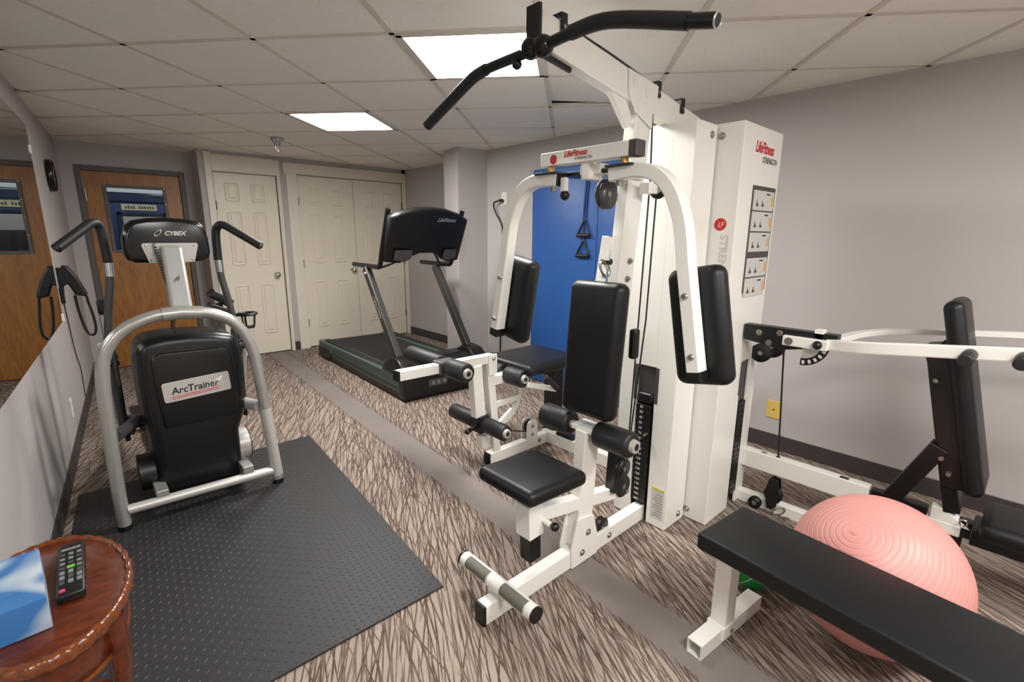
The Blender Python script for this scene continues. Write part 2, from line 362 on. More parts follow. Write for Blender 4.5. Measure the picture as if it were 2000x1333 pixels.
ALC = [(V(1, 0, 0), 3.42), (V(-1, 0, 0), -XR), (V(0, 1, 0), YB), (V(0, -1, 0), -4.25)]
REC = [(V(1, 0, 0), CX0), LWP, (V(0, 1, 0), YW), (V(0, -1, 0), -YB)]
LIGHTS = {(3, 0), (1, 2), (5, -4), (7, -3)}  # the last two are out of view, added behind the camera as fill
def area(p): return abs(sum(p[k].x * p[(k + 1) % len(p)].y - p[(k + 1) % len(p)].x * p[k].y for k in range(len(p)))) / 2
for i in range(-8, 13):
    for j in range(-9, 9):
        if (i, j) in LIGHTS: continue
        q = [node(i, j), node(i + 1, j), node(i + 1, j + 1), node(i, j + 1)]
        c = sum(q, V(0, 0, 0)) / 4
        q = [c + (p - c) * 0.974 for p in q]
        for reg in (ROOM, ALC, REC):
            p = clip(q, reg)
            if p and area(p) > 0.004:
                tb = MB(); n = len(p); dz = 0.004 + (0.002 * random.random())
                top = 0.018
                if (i, j) == (4, 1): tilt = lambda v: 0.03 * max(0, (v - c).dot(COLD) / T + .5) * max(0, .5 - (v - c).dot(ROWD) / T)
                else: tilt = lambda v: 0
                tb.add([v + V(0, 0, dz + tilt(v)) for v in p] + [v + V(0, 0, dz + top + tilt(v)) for v in p], [tuple(range(n)), tuple(reversed(range(n, 2 * n)))] + [(k, (k + 1) % n, n + (k + 1) % n, n + k) for k in range(n)])
                tb.build('ceiling_tile', 'ceiling_tile', ceil)
def bar(a, b_):
    d = (b_ - a).normalized()
    for reg in (ROOM, ALC, REC):
        t0, t1 = 0.0, (b_ - a).length
        for n, dd in reg:
            den = n.dot(d); num = dd - n.dot(a)
            if abs(den) < 1e-9: continue
            if den > 0: t1 = min(t1, num / den)
            else: t0 = max(t0, num / den)
        if t1 - t0 > .03:
            MB().beam(a + d * t0 + V(0, 0, .004), a + d * t1 + V(0, 0, .004), .024, .008, bev=.001).build('grid_bar', 'tbar', ceil)
for i in range(-8, 13): bar(node(i, -9), node(i, 9))
for j in range(-9, 9): bar(node(-8, j), node(12, j))
NAMES = {(3, 0): 'square fluorescent ceiling light nearest the white gym boom', (1, 2): 'square fluorescent ceiling light further back beside the sprinkler',
         (5, -4): 'unseen square fill light added in the ceiling behind the side table', (7, -3): 'unseen square fill light added in the ceiling behind the flat bench'}
for (i, j) in sorted(LIGHTS):
    c = (node(i, j) + node(i + 1, j + 1)) / 2
    if c.x > XR - .2 or c.x < xl(c.y) + .2 or c.y < YN + .2: continue
    t = thing('ceiling_light', NAMES[(i, j)], 'ceiling light', c, 0, 'troffers in the suspended ceiling')
    h = T * .487
    fr = MB()
    for s_, d1, d2 in ((-1, ROWD, COLD), (1, ROWD, COLD), (-1, COLD, ROWD), (1, COLD, ROWD)):
        fr.beam(c + d1 * (s_ * (h - .014)) - d2 * h + V(0, 0, .002), c + d1 * (s_ * (h - .014)) + d2 * h + V(0, 0, .002), .028, .012, bev=.002)
    fr.build('frame', 'tbar', t)
    q = [c + ROWD * (a * (h - .024)) + COLD * (b_ * (h - .024)) + V(0, 0, .004) for a, b_ in ((-1, -1), (1, -1), (1, 1), (-1, 1))]
    MB().add(q, [(0, 1, 2, 3)]).build('diffuser', 'lamp_diffuser', t)
    MB().add([p + V(0, 0, .03) for p in q], [(0, 1, 2, 3)]).build('housing', 'hidden', t)
# sprinkler head
t = thing('fire_sprinkler', 'chrome sprinkler head hanging from the ceiling before the closet doors', 'sprinkler', (1.515, 4.702, ZC))
P = V(1.515, 4.702, ZC)
MB().lathe([(.0, .0), (.055, 0), (.05, -.012), (.03, -.035), (.026, -.06), (.0, -.06)], P, seg=20).build('escutcheon', 'chrome', t)
MB().tube([P + V(-.018, 0, -.06), P + V(-.02, 0, -.085), P + V(0, 0, -.1)], .004, 6).tube([P + V(.018, 0, -.06), P + V(.02, 0, -.085), P + V(0, 0, -.1)], .004, 6).cyl(P + V(0, 0, -.1), P + V(0, 0, -.104), .02, seg=12).build('deflector', 'chrome', t)
MB().cyl(P + V(0, 0, -.06), P + V(0, 0, -.1), .004, seg=8).build('bulb', 'bolt', t)
# ---- closet doors
def panel_door(name, x0, x1, z1, rows, cols):
    o = structure(MB().box((x0 + .003, YB + .012, .012), (x1 - .003, YB + .045, z1 - .004), .002).build(name, 'white_door'))
    for (za, zb) in rows:
        for (xa, xb) in cols:
            ring = MB()
            for (a, b_) in (((xa, za), (xb, za)), ((xb, za), (xb, zb)), ((xb, zb), (xa, zb)), ((xa, zb), (xa, za))):
                ring.beam((a[0], YB + .0125, a[1]), (b_[0], YB + .0125, b_[1]), .022, .014, bev=.006)
            pn = ring.build('panel_moulding', 'white_door', o)
            MB().box((xa + .022, YB + .003, za + .022), (xb - .022, YB + .02, zb - .022), .0085).build('raised_panel', 'white_door', o)
    return o
def knob(parent, x, z):
    MB().lathe([(0, 0), (.03, 0), (.03, -.006), (.012, -.012), (.012, -.03), (.024, -.038), (.029, -.05), (.024, -.062), (0, -.066)], (x, YB + .012, z), (0, 1, 0), 20).build('door_knob', 'chrome', parent)
def hinges(parent, x, zs, y=YB):
    for z in zs: MB().cyl((x, y + .006, z - .045), (x, y + .006, z + .045), .006, seg=8).build('hinge', 'dark_metal', parent)
ROWS = ((1.672, 1.845), (1.015, 1.555), (.25, .785))
d = panel_door('door_1', D1[0], D1[1], D1[2], ROWS, ((1.325, 1.445), (1.572, 1.692))); knob(d, 1.745, .89); hinges(d, D1[0] + .004, (1.62, .3))
xm = 2.703
d = panel_door('door_2', D2[0], xm, D2[2], ROWS, ((2.175, 2.295), (2.43, 2.56))); knob(d, 2.645, .905); hinges(d, D2[0] + .004, (1.7, 1.0, .3))
d = panel_door('door_3', xm, D2[1], D2[2], ROWS, ((2.845, 2.975), (3.095, 3.225))); hinges(d, D2[1] - .004, (1.7, 1.0, .3))
structure(MB().box((D1[0] - .066, YB - .016, 0), (D1[0] - .004, YB + .001, ZC - .012), .004).box((D1[1] + .004, YB - .016, 0), (D1[1] + .04, YB + .001, D1[2] + .003), .004).box((D1[0] - .004, YB - .016, D1[2] + .003), (D1[1] + .04, YB + .001, ZC - .03), .004).build('trim_1', 'white_trim'))
structure(MB().box((1.928, YB - .016, 0), (D2[0] - .004, YB + .001, D2[2] + .02), .004).box((D2[1] + .004, YB - .016, 0), (3.419, YB + .001, D2[2] + .02), .004).box((1.905, YB - .022, D2[2] + .004), (3.419, YB + .001, ZC - .045), .004).build('trim_2', 'white_trim'))
# ---- oak door with its glazed light, and the blue corridor seen through it
fr = MB().box((WD[0] - .045, YW - .015, 0), (WD[0], YW + .08, WD[2] + .045), .004).box((WD[1], YW - .015, 0), (WD[1] + .045, YW + .08, WD[2] + .045), .004).box((WD[0], YW - .015, WD[2]), (WD[1], YW + .08, WD[2] + .045), .004)
structure(fr.build('trim_3', 'frame_grey'))
G = (0.385, 0.835, 1.17, 1.765)
od = MB().box((WD[0] + .003, YW + .01, .01), (G[0], YW + .052, WD[2] - .003)).box((G[1], YW + .01, .01), (WD[1] - .003, YW + .052, WD[2] - .003)).box((G[0], YW + .01, .01), (G[1], YW + .052, G[2])).box((G[0], YW + .01, G[3]), (G[1], YW + .052, WD[2] - .003))
od = structure(od.build('door_4', 'oak'))
gf = MB()
for lo, hi in (((G[0] - .022, G[2] - .022), (G[0] + .006, G[3] + .022)), ((G[1] - .006, G[2] - .022), (G[1] + .022, G[3] + .022)), ((G[0], G[2] - .022), (G[1], G[2] + .006)), ((G[0], G[3] - .006), (G[1], G[3] + .022))):
    gf.box((lo[0], YW + .0, lo[1]), (hi[0], YW + .012, hi[1]), .002)
gf.build('window_frame', 'frame_grey', od)
MB().box((G[0], YW + .028, G[2]), (G[1], YW + .032, G[3])).build('pane', 'glass', od)
for k in range(5):
    z = G[2] - .01 + k * (G[3] - G[2] + .02) / 4
    for x in (G[0] - .01, G[1] + .01): MB().cyl((x, YW - .003, z), (x, YW + .001, z), .004, seg=8).build('screw', 'bolt', od)
MB().cyl((WD[0] + .006, YW + .004, 1.63), (WD[0] + .006, YW + .004, 1.74), .008, seg=8).build('hinge', 'bolt', od)
MB().lathe([(0, 0), (.03, 0), (.03, -.006), (.012, -.012), (.012, -.03), (.026, -.045), (.022, -.06), (0, -.064)], (WD[1] - .07, YW + .01, .93), (0, 1, 0), 18).build('door_knob', 'bolt', od)
# corridor shell
YC = 7.45
structure(MB().box((-.6, YC, 0), (2.4, YC + .05, 1.80)).build('wall_corridor', 'corridor_blue'))
structure(MB().box((-.6, YC - .03, 1.80), (2.4, YC + .05, 2.3)).build('trim_4', 'corridor_white'))
structure(MB().box((-.65, YW + .1, 0), (-.6, YC, 2.3)).box((2.4, YW + .1, 0), (2.45, YC, 2.3)).build('wall_corridor_ends', 'corridor_white'))
structure(MB().box((-.65, YW - .25, -.05), (2.45, YC + .05, -.001)).build('floor_corridor', 'corridor_dark'))
structure(MB().box((-.65, YW + .1, 2.28), (2.45, YC + .05, 2.3)).build('ceiling_corridor', 'corridor_white'))
t = thing('corridor_light', 'ceiling light of the blue corridor beyond the oak door', 'ceiling light', (.8, 6.9, 2.28))
MB().box((.35, 6.7, 2.255), (1.25, 7.05, 2.279), .004).build('housing', 'corridor_white', t)
MB().add([(.38, 6.73, 2.252), (1.22, 6.73, 2.252), (1.22, 7.02, 2.252), (.38, 7.02, 2.252)], [(0, 1, 2, 3)]).build('diffuser', 'corridor_lamp', t)
structure(MB().box((-.6, YC - .02, 1.70), (2.4, YC, 1.80), .003).build('trim_5', 'corridor_dark'))
t = thing('corridor_sign', 'cream lettered sign on the blue corridor wall', 'sign', (.74, YC - .004, 1.62))
MB().box((.58, YC - .008, 1.60), (.92, YC - .001, 1.67)).build('plate', 'sign', t)
for k in range(11):
    if k != 4: MB().box((.615 + k * .026, YC - .0088, 1.617), (.632 + k * .026, YC - .0081, 1.617 + .03 + .005 * (k % 2))).build('letter_stroke', 'frame_grey', t)
t = thing('notice_frame', 'dark framed grey notice board under the corridor sign', 'notice board', (.76, YC, .9))
fb = MB().box((.53, YC - .03, .95), (.57, YC - .001, 1.58), .004).box((.97, YC - .03, .95), (1.01, YC - .001, 1.58), .004).box((.53, YC - .03, .95), (1.01, YC - .001, .99), .004).box((.53, YC - .03, 1.54), (1.01, YC - .001, 1.58), .004)
fb.build('frame', 'corridor_dark', t); MB().box((.57, YC - .015, .99), (.97, YC - .002, 1.54)).build('sheet', 'dark_grey', t); MB().box((.58, YC - .018, 1.36), (.96, YC - .0155, 1.53)).build('paper', 'card', t)
# ---- left wall: mirror, clock, telephone, outlet
mr = MB(); y0, y1, z0, z1 = -.9, 4.33, .772, 1.985
a, b_, = lw(y0, 0), lw(y1, 0)
mr.add([lw(y0, z0, .008), lw(y1, z0, .008), lw(y1, z1, .008), lw(y0, z1, .008)], [(0, 1, 2, 3)])
mr.add([lw(y0, z0, .001), lw(y1, z0, .001), lw(y1, z0, .008), lw(y0, z0, .008)], [(0, 1, 2, 3)]).add([lw(y1, z0, .001), lw(y1, z1, .001), lw(y1, z1, .008), lw(y1, z0, .008)], [(0, 1, 2, 3)])
t = thing('wall_mirror', 'large frameless wall mirror on the left wall reflecting the oak door', 'mirror', lw(y1 - 1, z0))
mr.build('mirror_glass', 'mirror', t)
for z in (1.84, .79):
    MB().rbox(lw(4.335, z, .008), (.012, .02, .05), .002).build('mirror_clip', 'outlet_white', t)
c = lw(5.13, 1.755, 0)
t = thing('wall_clock', 'round black wall clock on the left wall above the telephone', 'clock', c)
MB().lathe([(.0, .0), (.112, 0), (.118, .012), (.112, .04), (.1, .042), (.098, .03), (0, .03)], c, LW_N, 32).build('case', 'black_gloss', t)
MB().lathe([(0, .031), (.097, .031)], c, LW_N, 32).build('dial', 'card', t)
MB().beam(c + LW_N * .033, c + LW_N * .033 + V(0, 0, .07), .004, .002).beam(c + LW_N * .034, c + LW_N * .034 + LW_T * .05, .005, .002).build('hands', 'ink', t)
c = lw(4.56, .955)
t = thing('wall_telephone', 'black wall telephone with a looped cord on the left wall', 'telephone', c)
MB().prism([(0, -.06), (.012, -.06), (.02, .02), (.06, .05), (.05, .14), (.0, .15)], c - LW_T * .05, LW_N, (0, 0, 1), -.10, .004).build('base', 'black_plastic', t)
MB().prism([(.012, .12), (.03, .165), (.06, .16), (.105, .07), (.14, -.035), (.13, -.055), (.075, -.04), (.055, .02), (.03, .06)], c - LW_T * .035, LW_N, (0, 0, 1), -.07, .012, 3).build('handset', 'black_plastic', t)
cp = [c + LW_N * x_ + LW_T * .0 + V(0, 0, z_) for x_, z_ in ((.07, -.045), (.075, -.15), (.09, -.27), (.11, -.325), (.135, -.33), (.15, -.29), (.148, -.20), (.135, -.10), (.13, -.05))]
MB().tube(spline(cp, 6), .0085, 8).build('cord', 'black_plastic', t)
MB().tube(spline([lw(4.58, .88, .004), lw(4.64, .66, .004), lw(4.72, .45, .004), lw(4.84, .34, .004), lw(4.83, .2, .004), lw(4.81, .11, .004)], 5), .003, 6).build('line_cable', 'ink', t)
MB().rbox(lw(4.50, .92, .012), (.02, .05, .11), .004).build('jack', 'black_plastic', t)
c = lw(3.95, .275)
t = thing('wall_outlet', 'white electrical outlet low on the left wall beside the black exerciser', 'outlet', c)
def outlet(t, c, n, tdir, m):
    rot = Matrix((n, tdir, V(0, 0, 1))).transposed()
    MB().rbox(c + n * .003, (.006, .072, .115), .002, 2, rot).build('cover_plate', m, t)
    for dz in (-.022, .022):
        s_ = MB().rbox(c + n * .0065 + V(0, 0, dz), (.003, .034, .03), .001, 2, rot).build('socket', m, t)
        for dy in (-.007, .007): MB().rbox(c + n * .0082 + tdir * dy + V(0, 0, dz), (.001, .003, .01), 0, 2, rot).build('slot', 'ink', s_)
outlet(t, c, LW_N, LW_T, 'outlet_white')
# ---- right wall: outlet with power cord, blank plate
c = V(XR, 3.64, 1.685)
t = thing('wall_outlet', 'white electrical outlet on the right wall with a black plug', 'outlet', c)
outlet(t, c, V(-1, 0, 0), V(0, 1, 0), 'outlet_white')
t = thing('power_cord', 'black power cord hanging from the white outlet down the right wall', 'power cord', (XR - .03, 3.64, 1.66))
MB().rbox((XR - .03, 3.65, 1.665), (.045, .03, .03), .006).build('plug', 'black_plastic', t)
MB().tube(spline([(XR - .05, 3.66, 1.665), (XR - .05, 3.74, 1.64), (XR - .03, 3.73, 1.55), (XR - .012, 3.66, 1.42), (XR - .012, 3.65, 1.2), (XR - .012, 3.66, .7), (XR - .015, 3.68, .25), (XR - .03, 3.66, .02)], 6), .008, 8).build('cable', 'black_plastic', t)
c = V(XR, 1.03, .262)
t = thing('blank_wall_plate', 'yellowed blank wall plate low on the right wall behind the gym cable', 'wall plate', c)
MB().rbox(c - V(.003, 0, 0), (.006, .085, .115), .002).build('plate', 'yellow_plate', t)
MB().cyl(c - V(.006, 0, 0), c - V(.0085, 0, 0), .005, seg=10).build('jack_hole', 'ink', t)
# ------------------------------------------------------------------ multi-station gym
GY = 1.146
gym = thing('multi_gym', 'white multi-station weight machine with pec arms, leg curl bench and chest press', 'gym machine', (1.95, 1.1, 0))
WH = 'white_metal'
# base beam, foot rest
bb = one('base_beam', WH, gym, 'box', (.912, GY - .025, .002), (1.90, GY + .025, .077), .003)
one('end_cap', 'black_plastic', bb, 'box', (.902, GY - .026, .001), (.914, GY + .026, .078), .002)
fb = one('foot_bar', WH, gym, 'cyl', (.985, .955, .118), (.985, 1.335, .118), .028)
for y in (.949, 1.341): one('end_cap', 'black_plastic', fb, 'cyl', (.985, y - .004, .118), (.985, y + .004, .118), .0285)
for a, b_ in ((.985, 1.105), (1.18, 1.30)):
    g_ = MB(); n = 14; vs = []
    for y in (a, b_):
        for k in range(n + 1):
            t_ = R(-10 + 200 * k / n); vs.append((.985 + .0295 * math.cos(t_ + .5), y, .118 + .0295 * math.sin(t_ + .3)))
    g_.add(vs, [(k, k + 1, n + 2 + k, n + 1 + k) for k in range(n)], True); g_.build('grip_tape', 'tape', fb)
# front post with its base plates
post = one('front_post', WH, gym, 'beam', (1.437, GY, .075), (1.468, GY, .58), .052, .092, side=(0, 1, 0))
for y, dp in ((GY - .026, .008), (GY + .034, .008)):
    pl = MB().prism([(1.36, .004), (1.525, .004), (1.53, .07), (1.49, .2), (1.385, .215), (1.355, .09)], (0, y, 0), (1, 0, 0), (0, 0, 1), dp, .001).build('base_plate', WH, gym)
bolts(gym, [(1.455, GY - .036, .135), (1.42, GY - .036, .055), (1.62, GY - .026, .04)], (0, -1, 0))
# seat beam, sleeve, seat
sb = one('seat_beam', WH, gym, 'beam', (1.15, GY, .325), (1.765, GY, .208), .045, .055, side=(0, 1, 0))
bolts(gym, [(1.735, GY - .026, .212)], (0, -1, 0), .012)
one('seat_sleeve', WH, gym, 'beam', (1.147, GY, .25), (1.14, GY, .385), .076, .074, side=(0, 1, 0), bev=.004)
one('seat_post', 'black_plastic', gym, 'beam', (1.153, GY, .145), (1.138, GY, .46), .055, .058, side=(0, 1, 0), bev=.003)
st = MB().rbox((1.155, GY, .482), (.30, .285, .058), .026, 4, Matrix.Rotation(R(3), 3, 'Y')).build('seat_pad', 'black_vinyl', gym)
pk = MB().cyl((1.18, GY - .038, .31), (1.18, GY - .075, .305), .011).build('pin_sleeve', WH, gym)
one('pull_knob', 'black_plastic', pk, 'sphere', (1.185, GY - .09, .303), .017)
# thigh roller bar
tb = one('roller_bar', 'silver_light', gym, 'cyl', (1.475, .925, .573), (1.475, 1.40, .573), .018)
MB().beam((1.475, GY - .06, .585), (1.475, GY + .06, .585), .085, .022, bev=.004).build('bar_mount', WH, gym)
for a, b_ in ((.938, 1.10), (1.235, 1.39)):
    one('foam_roller', 'foam_black', tb, 'cyl', (1.475, a, .573), (1.475, b_, .573), .052, seg=28, bev=.012)
for y, d_ in ((.938, -1), (1.39, 1)):
    MB().cyl((1.475, y, .573), (1.475, y + d_ * .018, .573), .027, .024, 20).build('end_ring', 'silver_light', tb)
    MB().cyl((1.475, y + d_ * .0185, .573), (1.475, y + d_ * .0195, .573), .014, seg=16).build('end_plug', 'ink', tb)
# main upright
upx = lambda z: 1.545 + (z - .3) * .104
ur = one('upright', WH, gym, 'beam', (upx(.60), GY, .60), (upx(1.86), GY, 1.86), .048, .105, side=(0, 1, 0))
bolts(gym, [(1.655, GY - .026, 1.245), (1.645, GY - .026, 1.175)], (0, -1, 0), .010, .012)
# backrest pad
rot = Matrix.Rotation(R(4.6), 3, 'Y')
MB().rbox((1.487, GY, .905), (.082, .25, .535), .034, 5, rot).build('backrest_pad', 'black_vinyl', gym)
one('backrest_plate', 'dark_metal', gym, 'rbox', (1.535, GY, .9), (.02, .12, .36), .004, 2, rot)
mt = one('adjuster_bar', WH, gym, 'beam', (1.53, GY + .02, 1.15), (1.565, GY + .02, 1.34), .03, .03, side=(0, 1, 0))
MB().torus((1.525, GY - .005, 1.22), .022, .005, (0, 1, 0), 16, 6, 1, 1.7).build('snap_hook', 'chrome', mt)
MB().cyl((1.54, GY - .02, 1.245), (1.54, GY + .02, 1.245), .012).build('pivot_pin', 'black_plastic', mt)
one('rear_knob', 'black_plastic', gym, 'rbox', (1.60, 1.04, .93), (.04, .03, .12), .01)
# boom
bz = lambda x: 1.9445 - (x - 1.15) * .152
bo = one('boom', WH, gym, 'beam', (1.135, GY, bz(1.135)), (2.12, GY, bz(2.12)), .05, .098, side=(0, 1, 0), bev=.004)
MB().prism([(-.055, -.027), (.055, -.027), (.055, .027), (-.055, .027)], (1.136, GY, bz(1.12) + .004), (0, 0, 1), (0, 1, 0), .012).build('end_cap', 'black_plastic', bo)
for x in (1.25, 1.80, 1.985):
    z = bz(x) + .049
    g_ = MB().beam((x - .02, GY - .03, z - .03), (x - .02, GY - .03, z + .028), .03, .004, side=(1, 0, 0)).beam((x - .02, GY + .03, z - .03), (x - .02, GY + .03, z + .028), .03, .004, side=(1, 0, 0)).beam((x - .02, GY - .032, z + .026), (x - .02, GY + .032, z + .026), .03, .004, side=(1, 0, 0))
    g_.build('cable_guide', 'black_plastic', bo)
    MB().cyl((x - .02, GY - .036, z - .012), (x - .02, GY - .03, z - .012), .007, seg=8).build('guide_bolt', 'bolt', bo)
MB().tube(spline([(1.235, GY - .005, bz(1.235) + .062), (1.5, GY - .005, bz(1.5) + .068), (1.7, GY - .005, bz(1.7) + .065), (1.78, GY - .005, bz(1.78) + .055), (1.98, GY - .005, bz(1.98) + .06)], 5), .004, 6).build('boom_cable', 'ink', bo)
MB().beam((1.15, GY, bz(1.15) - .058), (1.30, GY, bz(1.3) - .056), .014, .02, bev=.006).build('bumper', 'black_plastic', bo)
for y, dp in ((GY - .0265, .007), (GY + .0335, .007)):
    MB().prism([(1.577, 1.925), (1.772, 1.902), (1.766, 1.80), (1.745, 1.745), (1.632, 1.79), (1.585, 1.845)], (0, y, 0), (1, 0, 0), (0, 0, 1), dp, .001).build('gusset_plate', WH, gym)
MB().prism([(1.505, 1.842), (1.59, 1.842), (1.645, 1.755), (1.615, 1.735)], (0, GY + .012, 0), (1, 0, 0), (0, 0, 1), .024, .001).build('gusset_web', WH, gym)
bolts(gym, [(1.618, GY - .034, 1.885), (1.70, GY - .034, 1.868)], (0, -1, 0), .013, .006, WH)
# press beam with print and pec arms
px_ = 1.395
pb = one('press_beam', WH, gym, 'box', (px_ - .025, .955, 1.592), (px_ + .025, 1.345, 1.64), .003)
one('end_cap', 'dark_grey', pb, 'box', (px_ - .026, .925, 1.591), (px_ + .026, .956, 1.641), .003)
fx = px_ - .0255
def swoosh(parent, o, x, y, r, m='red', frame=None):
    b_ = MB().prism(circle(r, 20), o, x, y, .0006); return b_.build('round_logo', m, parent, frame)
swoosh(pb, (fx, 1.278, 1.613), (0, -1, 0), (0, 0, 1), .0165)
text('brand_lettering', 'LifeFitness', (fx, 1.228, 1.616), (0, -1, 0), (0, 0, 1), .028, 'red', pb, .35, .88, bold=.0008)
text('lettering', 'STRENGTH', (fx, 1.178, 1.6015), (0, -1, 0), (0, 0, 1), .0135, 'ink', pb, 0, 1.15)
one('beam_bracket', WH, gym, 'box', (px_ + .02, GY - .045, 1.555), (1.70, GY + .045, 1.59), .004)
one('bracket_web', WH, gym, 'box', (px_ - .005, GY - .018, 1.535), (1.47, GY + .018, 1.594), .004)
one('cam_bar', 'black_plastic', gym, 'box', (px_ + .03, 1.0, 1.558), (px_ + .06, 1.30, 1.572), .003)
NEAR = [(1.03, 1.541), (.96, 1.547), (.905, 1.545), (.85, 1.525), (.805, 1.48), (.775, 1.42), (.757, 1.36), (.742, 1.27), (.706, 1.08), (.678, .935)]
for s_, nm in ((1, 'near'), (-1, 'far')):
    Y = lambda y: y if s_ == 1 else 2 * GY + .005 - y
    pts = spline([(px_, Y(y), z) for y, z in NEAR[:8]], 4) + [(px_, Y(y), z) for y, z in NEAR[8:]]
    arm = MB().sweep(pts, .05, .045, (1, 0, 0)).build('pec_arm', WH, gym)
    e0, e1 = V(px_, Y(.678), .935), V(px_, Y(.706), 1.08); dr = (e0 - e1).normalized()
    MB().beam(e0 - dr * .002, e0 + dr * .035, .051, .047, side=(1, 0, 0), bev=.003).build('arm_end_cap', 'black_plastic', arm)
    for f_ in (.18, .86):
        q = V(px_, Y(.742), 1.27).lerp(e0, f_ * 1.0) if f_ > .5 else V(px_, Y(.724), 1.165)
        MB().cyl(q - V(.025, 0, 0), q - V(.034, 0, 0), .011, .008, 10).build('bolt', 'bolt', arm)
    pc = V(1.462, Y(.708) if s_ == 1 else Y(.735), 1.065)
    MB().rbox(pc, (.075, .185, .375), .034, 5, Matrix.Rotation(R(10.5) * s_ * -1, 3, 'X')).build('arm_pad', 'black_vinyl', arm)
    MB().box((px_ - .02, Y(1.03) - .006, 1.52), (px_ + .02, Y(1.03) + .006, 1.562), .002).build('arm_start_cap', 'black_plastic', arm)
    yp = Y(.985)
    MB().cyl((px_, yp, 1.566), (px_, yp, 1.592), .013).build('pivot_bushing', 'brass', arm)
    MB().prism([(-.04, -.05), (.06, -.06), (.2, .05 * s_ - .02), (.2, .05 * s_ + .02), (.05, .05), (-.04, .05)], (px_, yp, 1.562), (1, 0, 0), (0, 1, 0), .008, .001).build('cam_plate', 'black_plastic', arm)
    MB().cyl((px_, Y(1.0), 1.505), (px_, Y(1.0), 1.522), .012, .013, 8).build('pivot_nut', 'bolt', arm)
pin = one('adjust_pin', WH, gym, 'box', (px_ - .01, 1.232, 1.50), (px_ + .01, 1.256, 1.55), .003)
one('pull_knob', 'black_plastic', pin, 'sphere', (px_, 1.24, 1.487), .018)
def pulley(name, c, axis, r, w_, parent, m='black_plastic'):
    c = Vector(c); a = Vector(axis).normalized()
    p = MB().lathe([(0, -w_ / 2), (r, -w_ / 2), (r, -w_ / 2 + .003), (r - .007, -.002), (r - .007, .002), (r, w_ / 2 - .003), (r, w_ / 2), (0, w_ / 2)], c, a, 28).build(name, m, parent)
    MB().cyl(c - a * (w_ / 2 + .004), c + a * (w_ / 2 + .004), .011, seg=8).build('axle_bolt', 'bolt', p)
    return p
pulley('pulley', (1.545, 1.165, 1.495), (0, 1, 0), .055, .022, gym, 'graphite')
pulley('pulley', (1.73, 1.06, 1.515), (1, .5, 0), .032, .022, gym)
one('pulley_bracket', WH, gym, 'box', (1.66, 1.055, 1.50), (1.74, 1.10, 1.54), .004)
for p in ([(1.745, 1.115, 1.80), (1.742, 1.105, 1.55)], [(1.735, 1.102, 1.50), (1.745, 1.128, .62), (1.75, 1.14, .30)], [(1.72, 1.06, 1.49), (1.745, 1.085, 1.0), (1.76, 1.15, .26)]):
    MB().tube(p, .0035, 6).build('steel_cable', 'ink', gym)
# linkage under the rollers
lk = one('lever_bracket', 'black_plastic', gym, 'beam', (1.64, GY - .02, .25), (1.655, GY - .02, .50), .06, .05, side=(1, 0, 0))
pulley('pulley', (1.70, GY - .02, .25), (0, 1, 0), .05, .024, gym); pulley('pulley', (1.655, GY - .05, .36), (0, 1, 0), .045, .02, gym)
pulley('pulley', (1.585, GY, .085), (0, 1, 0), .045, .022, gym)
# weight tower facing the seat
XA, ZA = 1.88, 1.785
tw = MB().box((XA, 1.0, .004), (XA + .012, 1.100, ZA), .003).box((XA, 1.190, .004), (XA + .012, 1.285, ZA), .003).box((XA, 1.099, .77), (XA + .012, 1.191, ZA))
ta = tw.build('weight_shroud', WH, gym)
MB().box((XA + .005, 1.0, .004), (2.052, 1.012, ZA), .004).build('shroud_side', WH, ta)
MB().box((XA + .005, 1.273, .004), (2.052, 1.285, ZA), .004).build('shroud_side', WH, ta)
MB().box((2.04, 1.01, .004), (2.052, 1.275, ZA)).build('shroud_back', WH, ta)
MB().box((XA + .002, 1.002, ZA - .008), (2.05, 1.283, ZA + .004), .003).build('shroud_top', WH, ta)
bolts(ta, [(2.005, 1.0, 1.745), (2.0, 1.0, .045)], (0, -1, 0), .012)
MB().box((XA + .012, 1.086, .60), (XA + .0135, 1.204, .768)).build('inner_panel', 'dark_grey', ta)
for z0 in (.6,):
    for ya, yb_ in ((1.083, 1.1), (1.19, 1.207)): MB().box((XA - .001, ya, .60), (XA + .0005, yb_, .768)).build('window_slot', 'dark_grey', ta)
for k in range(19):
    z = .585 - k * .0258
    pl = MB().box((XA - .006, 1.108, z - .0235), (XA + .10, 1.184, z), .002).build('weight_plate', 'black_plastic', gym)
    text('number', str(20 + 10 * k), (XA - .0062, 1.158, z - .0185), (0, -1, 0), (0, 0, 1), .0175, 'paper', pl, align='CENTER', extr=.0002)
one('stack_head', 'black_plastic', gym, 'rbox', (XA + .02, 1.145, .615), (.05, .075, .05), .012, 3)
one('selector_pin', 'bolt', gym, 'cyl', (XA - .035, 1.12, .45), (XA, 1.12, .45), .006)
for y in (1.115, 1.177): one('guide_rod', 'chrome', gym, 'cyl', (XA + .05, y, .08), (XA + .05, y, .78), .007)
lb = one('warning_label', 'card', ta, 'box', (XA - .0008, 1.014, .045), (XA - .0001, 1.078, .20)); one('label_header', 'yellow', ta, 'box', (XA - .001, 1.015, .187), (XA - .0007, 1.077, .199))
for k in range(9): one('label_line', 'dark_grey', lb, 'box', (XA - .0011, 1.022, .06 + k * .0135), (XA - .0008, 1.068 - (k % 3) * .006, .0625 + k * .0135))
